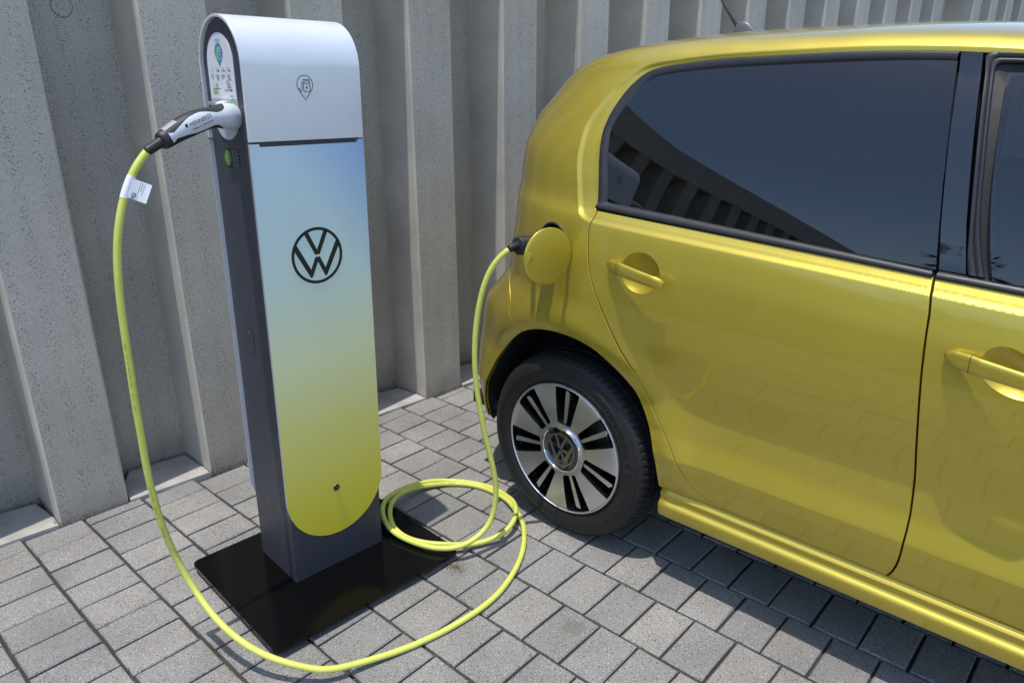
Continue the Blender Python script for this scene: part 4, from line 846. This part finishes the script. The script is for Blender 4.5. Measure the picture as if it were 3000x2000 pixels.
for side in (0, 1):
    def mv(v):
        v = np.array(v, float)
        if side: v[:, 1] = 2*YC-v[:, 1]
        return v
    fl = (lambda f: [t[::-1] for t in f]) if side else (lambda f: f)
    rd = [o for o in car.children if o.name.startswith('rear_door')][side]; fd = [o for o in car.children if o.name.startswith('front_door')][side]
    tr_ = [p for p in TRIM if p[1] > 1.003]; V, F_ = band(tr_, GLS); mesh('window_seal', mv(V), fl(F_), M_trim, rd, auto=60)
    V, F_ = band([(.113,1.001),(.30,1.000),(.60,.999),(.899,.998)][::1], [(.116,1.0225),(.30,1.0235),(.60,1.0195),(.8955,1.0145)], lift=.007); mesh('belt_trim', mv(V), fl([t[::-1] for t in F_]), M_trim, rd, auto=60)
    V, F_ = band([(.905,.9975),(1.0,.9985),(1.2,1.0),(1.39,1.0)], [(.9075,1.0145),(1.0,1.0165),(1.2,1.018),(1.37,1.02)], lift=.007); mesh('belt_trim', mv(V), fl([t[::-1] for t in F_]), M_trim, fd, auto=60)
    # gloss black pillar cover between the doors
    v, f, n = panel_geo([(.8435,1.3965),(.8795,1.3965),(.90,1.28),(.932,1.10),(.951,1.016),(.9065,1.015),(.890,1.10),(.8640,1.26)], [], off=.001, frame=True, flange=('o',), depth=.012); (v, f, n) = mirror(v, f, n) if side else (v, f, n)
    cp('pillar_cover', (v, f, n), M_blackgl, rd)
    # front door frame: rubber band, black inner seal
    oo = [(.9535,1.0150),(.945,1.06),(.918,1.22),(.894,1.355),(.8855,1.392),(.893,1.3985),(.95,1.400),(1.05,1.399),(1.12,1.398)]; mm = [(.9690,1.0155),(.961,1.06),(.934,1.22),(.911,1.350),(.9075,1.374),(.914,1.381),(.95,1.383),(1.05,1.382),(1.115,1.381)]; gi = [(.981,1.0185),(.974,1.06),(.954,1.22),(.936,1.342),(.934,1.358),(.938,1.364),(.955,1.366),(1.05,1.368),(1.105,1.368)]
    V, F_ = band(oo, mm, lift=.006, prof=[(0, -.012), (0, .003), (.1, .0055), (.35, .005), (.5, .0025), (.65, .005), (.9, .0045), (1, .001), (1, -.012)]); mesh('window_seal', mv(V), fl(F_), M_trim, fd, auto=60)
    V, F_ = band(mm, gi, lift=.001, prof=[(0, -.004), (.4, -.006), (1, -.008)]); mesh('inner_seal', mv(V), fl(F_), M_rubber, fd, auto=60)
    V, F_ = band([(1.105,1.398),(1.175,1.35),(1.245,1.24),(1.31,1.13),(1.375,1.03)], [(1.105,1.368),(1.160,1.333),(1.232,1.228),(1.297,1.118),(1.355,1.02)]); mesh('front_pillar_seal', mv(V), fl(F_), M_trim, fd, auto=60)
# sill
sec = [(.05,.306),(.032,.2965),(.022,.2925),(.004,.2830),(.0012,.2805),(.0012,.2785),(.0045,.2725),(.0065,.266),(.0035,.2605),(-.0065,.2545),(-.0115,.2505),(-.0130,.2465),(-.0122,.240),(-.0045,.2165),(.0,.2125),(.02,.209),(.06,.207)]
sec = [(a if a > .025 else a*.6+.002, b) for a, b in sec]; ps = pch(range(len(sec)), [a for a, b in sec]); pz = pch(range(len(sec)), [b for a, b in sec]); tt = np.linspace(0, len(sec)-1, 65); sp = [(float(ps(t)), float(pz(t))) for t in tt]
for side in (0, 1):
    xs = np.concatenate([[.3425, .3432, .346], np.linspace(.37, 2.02, 40), [2.035]]); V = []; Fc = []; n = len(sp)
    for i, x in enumerate(xs):
        sh = (.010, .003, .0)[i] if i < 3 else 0
        for y, z in sp: V.append((x, y+sh, z+(-sh*.4)))
    for i in range(len(xs)-1):
        for k in range(n-1): Fc.append((i*n+k, (i+1)*n+k, (i+1)*n+k+1, i*n+k+1)[::-1])
    V = np.array(V)
    Fc.append(tuple(range(n)))
    if side: V[:, 1] = 2*YC-V[:, 1]; Fc = [t[::-1] for t in Fc]
    mesh('sill', V, Fc, M_paint, car, auto=50)
# floor pan and wheel houses
mb = MB(); mb.box((.36, .03, .205), (2.02, 2*YC-.03, .235)); mb.box((-.50, .12, .26), (.36, 2*YC-.12, .30)); mb.box((2.02, .10, .22), (2.85, 2*YC-.10, .26)); mb.build('floor_pan', M_black, car)
for AR, cx in ((ARCH, 0), (ARCHF, 2.407)):
    for side in (0, 1):
        L = np.array([q for q in AR if q[1] > .21]); P0 = S(L[:, 0], L[:, 1]); N0 = Nrm(L[:, 0], L[:, 1]); c = np.array([cx, 0, .295]); rad = P0-c; rad[:, 1] = 0; rn = rad/np.linalg.norm(rad, axis=1)[:, None]; V = []
        for back, out, y_ in ((.004, -.003, None), (.014, -.001, None), (.05, .008, None), (0, .012, .27), (0, -.30, .275)):
            q = P0-N0*back+rn*out
            if y_ is not None: q[:, 1] = y_
            V.append(q)
        m = len(L); Fc = [(r_*m+i, r_*m+i+1, (r_+1)*m+i+1, (r_+1)*m+i) for r_ in range(4) for i in range(m-1)]; V = np.vstack(V)
        if side: V[:, 1] = 2*YC-V[:, 1]
        mesh('wheel_arch_liner', V, Fc, M_black, car, auto=50)
# charge port: pocket, socket block, open flap on its hinge
pr = Vector(S(uofx(hx, .88), hz)); nn = Nrm(np.array([uofx(hx, .88)]), np.array([hz]))[0]
L = np.array([S(a, b) for a, b in HOLE]); NL = Nrm(np.array([p[0] for p in HOLE]), np.array([p[1] for p in HOLE])); c = L.mean(0); V = []; Fc = []; m = len(L)
for t, d in ((1, .004), (1, .012), (.97, .05), (.6, .055), (.02, .056)): V.append(c+(L-c)*t-NL*d)
for r_i in range(4):
    for i in range(m): Fc.append((r_i*m+i, r_i*m+(i+1) % m, (r_i+1)*m+(i+1) % m, (r_i+1)*m+i))
mesh('charge_port', np.vstack(V), Fc, M_rubber, car, smooth=True)
V = []; Fc = []; rim = [(1.0, .001), (1.0, .004), (.93, .006), (.90, .002), (.90, -.01)]
for t, d in rim: V.append(c+(L-c)*t+NL*d-NL*.004)
for r_i in range(4):
    for i in range(m): Fc.append((r_i*m+i, r_i*m+(i+1) % m, (r_i+1)*m+(i+1) % m, (r_i+1)*m+i))
mesh('port_seal', np.vstack(V), Fc, M_rubber, car, smooth=True)
hp_ = Vector(S(.076, .882)); fd_ = Vector((-.26, -.966, 0)).normalized(); fn = Vector((0, 0, 1)).cross(fd_); fn = fn if fn.x > 0 else -fn
fc = hp_+fd_*.0785+Vector((0, 0, .0015)); V = []; Fc = []; NR = 64; rings = [(.001, .0040), (.02, .0038), (.04, .0030), (.055, .0019), (.069, .0006), (.0750, -.0004), (.0763, -.0016), (.0763, -.0034), (.073, -.0042), (.03, -.002), (.001, -.001)]
for r_, h_ in rings:
    for k in range(NR): a = 2*math.pi*k/NR; V.append(fc+fd_*r_*math.cos(a)+Vector((0, 0, 1))*r_*math.sin(a)+fn*h_)
for i in range(len(rings)-1):
    for k in range(NR): Fc.append((i*NR+k, (i+1)*NR+k, (i+1)*NR+(k+1) % NR, i*NR+(k+1) % NR))
flap = mesh('charge_flap', V, Fc, M_paint, car, auto=60)
# finger dimple and latch at the free edge, hinge arm, tethered cap
V = []; Fc = []; n1 = 14
for i in range(n1):
    ph = math.pi*i/(n1-1)-math.pi/2
    for j in range(8):
        t = j/7; rr2 = .0150*math.cos(ph*.98); V.append(fc+fd_*(.0715-.024*t*math.cos(ph))+Vector((0, 0, 1))*(.004+.0155*math.sin(ph))+fn*(.0012+.0058*math.sin(math.pi*min(1, t*1.0))*.6*math.cos(ph)))
for i in range(n1-1):
    for j in range(7): Fc.append((i*8+j, i*8+j+1, (i+1)*8+j+1, (i+1)*8+j))
mesh('flap_grip', V, Fc, M_paint, flap, smooth=True)
mb = MB(); v, f = tube([hp_+Vector((-.012, .03, .0)), hp_+Vector((-.006, .004, 0)), hp_+fd_*.02-fn*.006, hp_+fd_*.06-fn*.004], .005, 10); mb.add(v, f); mb.build('hinge_arm', M_rubber, flap, auto=50)
c2 = pr+Vector((-.064, -.012, -.028)); v, f = lathe([(0, -.006), (.022, -.006), (.025, -.002), (.025, .006), (0, .007)], 28); o = mesh('port_cap', v, f, M_rubber, car, auto=40); o.location = c2+Vector((.0, -.012, 0)); o.rotation_euler = (R(12), 0, R(-60))
# antenna on the roof
ant = MB(); base = []
for s, w, h in ((-.055, .001, 0), (-.046, .019, .046), (-.022, .021, .058), (.0, .020, .054), (.024, .017, .030), (.048, .012, .008), (.066, .001, 0)):
    base.append([(.088+s, YC-w, 1.462), (.088+s, YC-w*.55, 1.466+h), (.088+s, YC+w*.55, 1.466+h), (.088+s, YC+w, 1.462)])
V = [p for r_ in base for p in r_]; Fc = [(i*4+k, i*4+k+1, (i+1)*4+k+1, (i+1)*4+k) for i in range(6) for k in range(3)]; o = mesh('antenna_base', V, Fc, mat('antenna_grey', (.10, .10, .11), .38), car, smooth=True)
sub = o.modifiers.new('sub', 'SUBSURF'); sub.levels = 2; sub.render_levels = 2
v, f = tube([(.054, YC, 1.482), (.046, YC, 1.508), (.012, YC, 1.552), (-.16, YC, 1.79)], [.0062, .0056, .0042, .0030], 10); mesh('antenna_mast', v, f, M_trim, o, smooth=True)
# seats seen through the glass
def seat(name, x, y, w, hz_, m):
    e = empty(name, (x, y, 0), parent=car)
    b = MB().box((-.25, -w/2, .42), (.28, w/2, .56)).build('cushion', m, e); bev(b, .05, 4)
    b = MB(); b.prism([(-.16, .52), (-.02, .52), (-.13, hz_), (-.22, hz_)], lambda a, z, d: (a, d, z), -w/2, w/2); b = b.build('backrest', m, e); bev(b, .035, 4)
    if w < .6:
        h = MB().box((-.27, -.12, hz_-.02), (-.19, .12, hz_+.17)).build('headrest', m, e); bev(h, .03, 4)
    return e
M_seat = mat('seat_grey_cloth', (.09, .09, .10), .9)
for y in (YC-.36, YC+.36): seat('front_seat', .95, y, .46, 1.10, M_seat)
for y in (YC-.33, YC+.33): seat('rear_seat', .12, y, .50, 1.02, M_seat)
v, f = lathe([(.185, -.012), (.197, 0), (.185, .012), (.173, 0)], 40, 'z', True); o = mesh('steering_wheel', v, f, M_rubber, car, smooth=True); o.location = (1.45, YC+.36, .93); o.rotation_euler = (0, R(-65), 0)

# ------------------------------------------------------------------ wheel: seven split windows with a blade in each
TR = .298; tw = .165
prof = []
def tp_(r, y): prof.append((r, y))
for r, y in ((.196,.030),(.204,.016),(.2075,.0105),(.2105,.0105),(.214,.0075),(.222,.0020),(.230,-.0012),(.238,-.0030),(.246,-.0040),(.2465,-.0030),(.2485,-.0030),(.249,-.0044),(.256,-.0036),(.257,-.0022),(.263,-.0012),(.268,.0012),(.2685,.0028),(.2705,.0034),(.275,.0060),(.281,.0110),(.286,.0170),(.2900,.0240),(.2928,.0315),(.2945,.0400),(.2950,.0420),(.2885,.0430),(.2885,.0485),(.2955,.0495),(.2968,.062),(.2975,.075),(.2910,.076),(.2910,.086),(.2976,.087),(.2975,.100),(.2955,.1155),(.2885,.1165),(.2885,.122),(.2945,.123),(.2925,.134),(.287,.146),(.275,.158),(.255,.168),(.230,.166),(.205,.150),(.196,.135)): tp_(r, y)
def tyre_geo():
    ns = 312; n = len(prof); V = []; Fc = []
    for k in range(ns):
        t = 2*math.pi*k/ns; g = (k % 4 == 0)
        for j, (r, y) in enumerate(prof):
            rr2 = r; t2 = t
            if .0165 < y < .0425 or .049 < y < .0755 or .0865 < y < .116:
                skew = (y-.03)*(1.1 if y < .06 else -.8); t2 = t+skew*.5
                if g and .0165 < y < .0425: rr2 = r-.0042
                elif g and k % 8 == 0: rr2 = r-.0035
            if r > .2965: rr2 = rr2
            V.append((rr2*math.sin(t2), y, rr2*math.cos(t2)))
    for k in range(ns):
        k2 = (k+1) % ns
        for j in range(n-1): Fc.append((k*n+j, k2*n+j, k2*n+j+1, k*n+j+1))
    # flatten the contact patch
    V = np.array(V); V[:, 2] = np.maximum(V[:, 2], -.2895+.0); return V, Fc
def rimface():
    """outer disc with seven windows, in the (x,z) plane, dished; y is depth inwards"""
    yf = lambda r: float(np.interp(r, [0, .05, .085, .13, .19, .203, .207], [.006, .0045, .002, .000, .001, .002, .006]))
    wins = []; NA = 7
    for k in range(NA):
        c = R(5+360/NA*k); P = []
        def pt(r, d): a = c+R(d); return (r*math.sin(a), r*math.cos(a))
        P += [pt(.0875, -14.5), pt(.0850, -11), pt(.0845, 0), pt(.0850, 11), pt(.0875, 14.5), pt(.0905, 16.2), pt(.13, 14.6), pt(.17, 13.7), pt(.1985, 13.0), pt(.2012, 12.3)]
        P += [pt(.2018, d) for d in (8, 4, 0, -4, -8)]+[pt(.2012, -12.3), pt(.1985, -13.0), pt(.17, -13.7), pt(.13, -14.6), pt(.0905, -16.2)]
        wins.append(np.array(P))
    O = np.array([(.2055*math.cos(t), .2055*math.sin(t)) for t in np.linspace(0, 2*math.pi, 180, endpoint=False)]); I = np.array([(.066*math.cos(t), .066*math.sin(t)) for t in np.linspace(0, 2*math.pi, 90, endpoint=False)])
    loops = [O, I]+[dens(w, .004) for w in wins]; g = []
    for r in np.linspace(.075, .2, 22):
        n = int(2*math.pi*r/.006); g += [(r*math.cos(2*math.pi*i/n), r*math.sin(2*math.pi*i/n)) for i in range(n)]
    g = np.array(g); k = np.ones(len(g), bool)
    for w in loops[2:]: k &= ~inpoly(g, w) & (pdist(g, w) > .0018)
    g = g[k]; edges = []; b = 0
    for p in loops: n = len(p); edges += [(b+i, b+(i+1) % n) for i in range(n)]; b += n
    vo, eo, fo, *_ = delaunay_2d_cdt([Vector(p) for p in np.vstack(loops+[g])], edges, [], 0, 1e-7); q = np.array([(p.x, p.y) for p in vo]); F = np.array([tuple(t) for t in fo if len(t) == 3]); c = q[F].mean(1)
    k = (np.hypot(*c.T) < .2054) & (np.hypot(*c.T) > .066)
    for w in loops[2:]: k &= ~inpoly(c, w)
    F = F[k]; V = [(x, yf(math.hypot(x, z)), z) for x, z in q]; mb = MB()
    a = q[F]; s_ = (a[:, 1, 0]-a[:, 0, 0])*(a[:, 2, 1]-a[:, 0, 1])-(a[:, 2, 0]-a[:, 0, 0])*(a[:, 1, 1]-a[:, 0, 1]); F[s_ < 0] = F[s_ < 0][:, ::-1]
    mb.add(V, [tuple(t) for t in F], 0)
    for w in loops[2:]:                                     # pocket walls in gloss black
        if area(w) < 0: w = w[::-1]
        n = len(w); cc = w.mean(0); w1 = cc+(w-cc)*.985; w2 = cc+(w-cc)*.90
        VV = [(x, yf(math.hypot(x, z)), z) for x, z in w]+[(x, yf(math.hypot(x, z))+.002, z) for x, z in w1]+[(x, .034, z) for x, z in w2]
        mb.add(VV, [(i, (i+1) % n, n+(i+1) % n, n+i) for i in range(n)]+[(n+i, n+(i+1) % n, 2*n+(i+1) % n, 2*n+i) for i in range(n)], 1)
    return mb
def wheel(loc, side):
    mbw = rimface(); w = mbw.build('wheel', [M_rim, M_blackgl], car)
    V, Fc = tyre_geo(); mesh('tyre', V, Fc, M_tyre, w, auto=32)
    v, f = lathe([(.2035, .004), (.2055, .0010), (.2080, .0010), (.2090, .004), (.2085, .012), (.196, .03), (.19, .12)], 180); mesh('rim_lip', v, f, M_rim, w, auto=50)
    v, f = lathe([(.196, .028), (.185, .06), (.18, .15), (.06, .155), (.0, .155)], 90); mesh('barrel', v, f, M_blackgl, w, auto=50)
    v, f = lathe([(.06, .075), (.128, .075), (.130, .078), (.130, .087), (.06, .09)], 72); mesh('brake_disc', v, f, M_steel, w, auto=40)
    mb = MB(); mb.box((-.10, .045, .055), (.02, .105, .135)); cal = mb.build('brake_caliper', M_black, w); bev(cal, .012, 3)
    for k in range(7):
        c = R(5+360/7*k); mb = MB(); e1 = np.array([math.sin(c), 0, math.cos(c)]); e2 = np.array([math.cos(c), 0, -math.sin(c)])
        P = [e1*.084+e2*.0045+np.array([0, .007, 0]), e1*.186+e2*.0082+np.array([0, .006, 0]), e1*.194-e2*.002+np.array([0, .007, 0]), e1*.192-e2*.0082+np.array([0, .006, 0]), e1*.084-e2*.0055+np.array([0, .007, 0])]
        q = [p+np.array([0, .024, 0])+e2*0 for p in P]; n = 5
        mb.add(P, [tuple(range(n))[::-1]], 0); mb.add(P+q, [(i, (i+1) % n, n+(i+1) % n, n+i)[::-1] for i in range(n)], 1); bl = mb.build('blade', [M_rim, M_blackgl], w)
    for k in range(5):
        c = R(25+72*k); v, f = lathe([(0, .03), (.009, .03), (.010, .034), (.010, .07)], 6); o = mesh('wheel_bolt', v, f, M_brass, w, auto=40); o.location = (.057*math.sin(c)*2.0, .012, .057*math.cos(c)*2.0)
    v, f = lathe([(.0735, .006), (.0735, -.0015), (.0715, -.0045), (.0685, -.0050), (.0665, -.0030), (.0660, .001)], 90); mesh('cap_ring', v, f, M_chrome, w, auto=40)
    v, f = lathe([(.0662, .0005), (.0640, -.0010), (.03, -.0028), (.0, -.0034)], 72); cap = mesh('hub_cap', v, f, M_blackgl, w, auto=50)
    emblem(.0535, lambda a, b, d: (a, -.0022-d-.0012*(1-(a*a+b*b)/.0030), b), 0, .0011, 'hub_emblem', M_satin, w, .10)
    w.location = loc; w.rotation_euler = (0, 0, 0)
    if side: w.rotation_euler = (0, 0, math.pi)
    return w
w0 = wheel((0, 0, .290), 0)
# raised sidewall lettering
tyre0 = [o for o in w0.children if o.name.startswith('tyre')][0]
def letters(txt, a0, rad, size, step):
    for i, ch in enumerate(txt):
        a = R(a0+i*step); pos_ = Vector((rad*math.sin(a), -.0044, rad*math.cos(a))); x = Vector((math.cos(a), 0, -math.sin(a))); y = Vector((math.sin(a), 0, math.cos(a))); z = x.cross(y)
        text_mesh(ch, size, M_letter, 'sidewall_letter', w0, Matrix(((x.x, y.x, z.x, pos_.x), (x.y, y.y, z.y, pos_.y), (x.z, y.z, z.z, pos_.z), (0, 0, 0, 1))), extrude=.0007, align='CENTER')
letters('GOODYEAR', 36, .2335, .024, 7.2)
def copy_wheel(src, loc, side):
    r = src.copy(); COL.objects.link(r); r.location = loc; r.rotation_euler = (0, 0, math.pi if side else 0)
    for ch in list(src.children):
        if ch.name.startswith('sidewall'): continue
        c = ch.copy(); COL.objects.link(c); c.parent = r
for loc, sd_ in (((2.407, 0, .290), 0), ((0, 2*YC, .290), 1), ((2.407, 2*YC, .290), 1)): copy_wheel(w0, loc, sd_)
# ------------------------------------------------------------------ what the flank and glass mirror: a pale building and palms across the yard
bl = empty('apartment_building', (-14, -62, 0)); tag(bl, 'long pale building with rows of windows far across the yard', 'building')
M_wallw = mat('render_white', (.62, .60, .55), .9); M_win = mat('far_window', (.03, .04, .05), .1); M_roof = mat('far_roof', (.30, .17, .11), .9)
MB().box((-30, -6, 0), (30, 0, 9.4)).build('wall', M_wallw, bl); MB().box((-30.6, -6.6, 9.4), (30.6, .6, 9.9)).build('roof', M_roof, bl)
for fl_ in range(3):
    for k in range(14):
        x = -27.5+k*4.2; MB().box((x, -.05, 1.2+fl_*3), (x+1.8, .06, 2.9+fl_*3)).build('window', M_win, bl)
    MB().box((-29, .06, .75+fl_*3), (29, 1.1, .95+fl_*3)).build('balcony', M_wallw, bl)
M_trunk = mat('palm_trunk', (.10, .07, .045), .95); M_frond = mat('palm_frond', (.05, .085, .025), .6)
def palm(x, y, h, seed, label):
    q = random.Random(seed); e = empty('palm_tree', (x, y, 0)); tag(e, label, 'palm tree', 'palms across the yard')
    P = catmull([(0, 0, -.1), (q.uniform(-.1, .1), 0, h*.4), (q.uniform(-.3, .3), q.uniform(-.2, .2), h)], 8); v, f = tube(P, np.linspace(.26, .17, len(P)), 10); mesh('trunk', v, f, M_trunk, e, smooth=True); mb = MB(); top = P[-1]
    for k in range(34):
        a = q.uniform(0, 6.28); el = q.uniform(-.9, 1.2); L = q.uniform(1.3, 1.9); d = np.array([math.cos(a)*math.cos(el), math.sin(a)*math.cos(el), math.sin(el)]); s_ = np.array([-math.sin(a), math.cos(a), 0]); c = [top+d*L*t+np.array([0, 0, -.55*t*t*L*.5]) for t in np.linspace(0, 1, 6)]
        for i in range(5):
            mb.add([c[i]-s_*.02, c[i]+s_*.02, c[i+1]+s_*.015, c[i+1]-s_*.015], [(0, 1, 2, 3)])
        for j in range(13):
            b = (j/12-.5)*2.0; t = d*math.cos(b)+s_*math.sin(b); t = t+np.array([0, 0, -.25*abs(b)-q.uniform(0, .3)]); p0 = c[4]; r_ = .75*q.uniform(.8, 1.1); w = np.cross(t, d+.01); w = w/(np.linalg.norm(w)+1e-6)*.03; mb.add([p0-w, p0+w, p0+t*r_], [(0, 1, 2)])
    mb.build('crown', M_frond, e)
palm(-3.7, -26, 6.3, 3, 'fan palm standing alone nearest the paved yard'); palm(-13, -46, 8.5, 5, 'taller fan palm in front of the pale building, by its middle'); palm(-1, -50, 8.0, 8, 'fan palm in front of the pale building, by its near end')
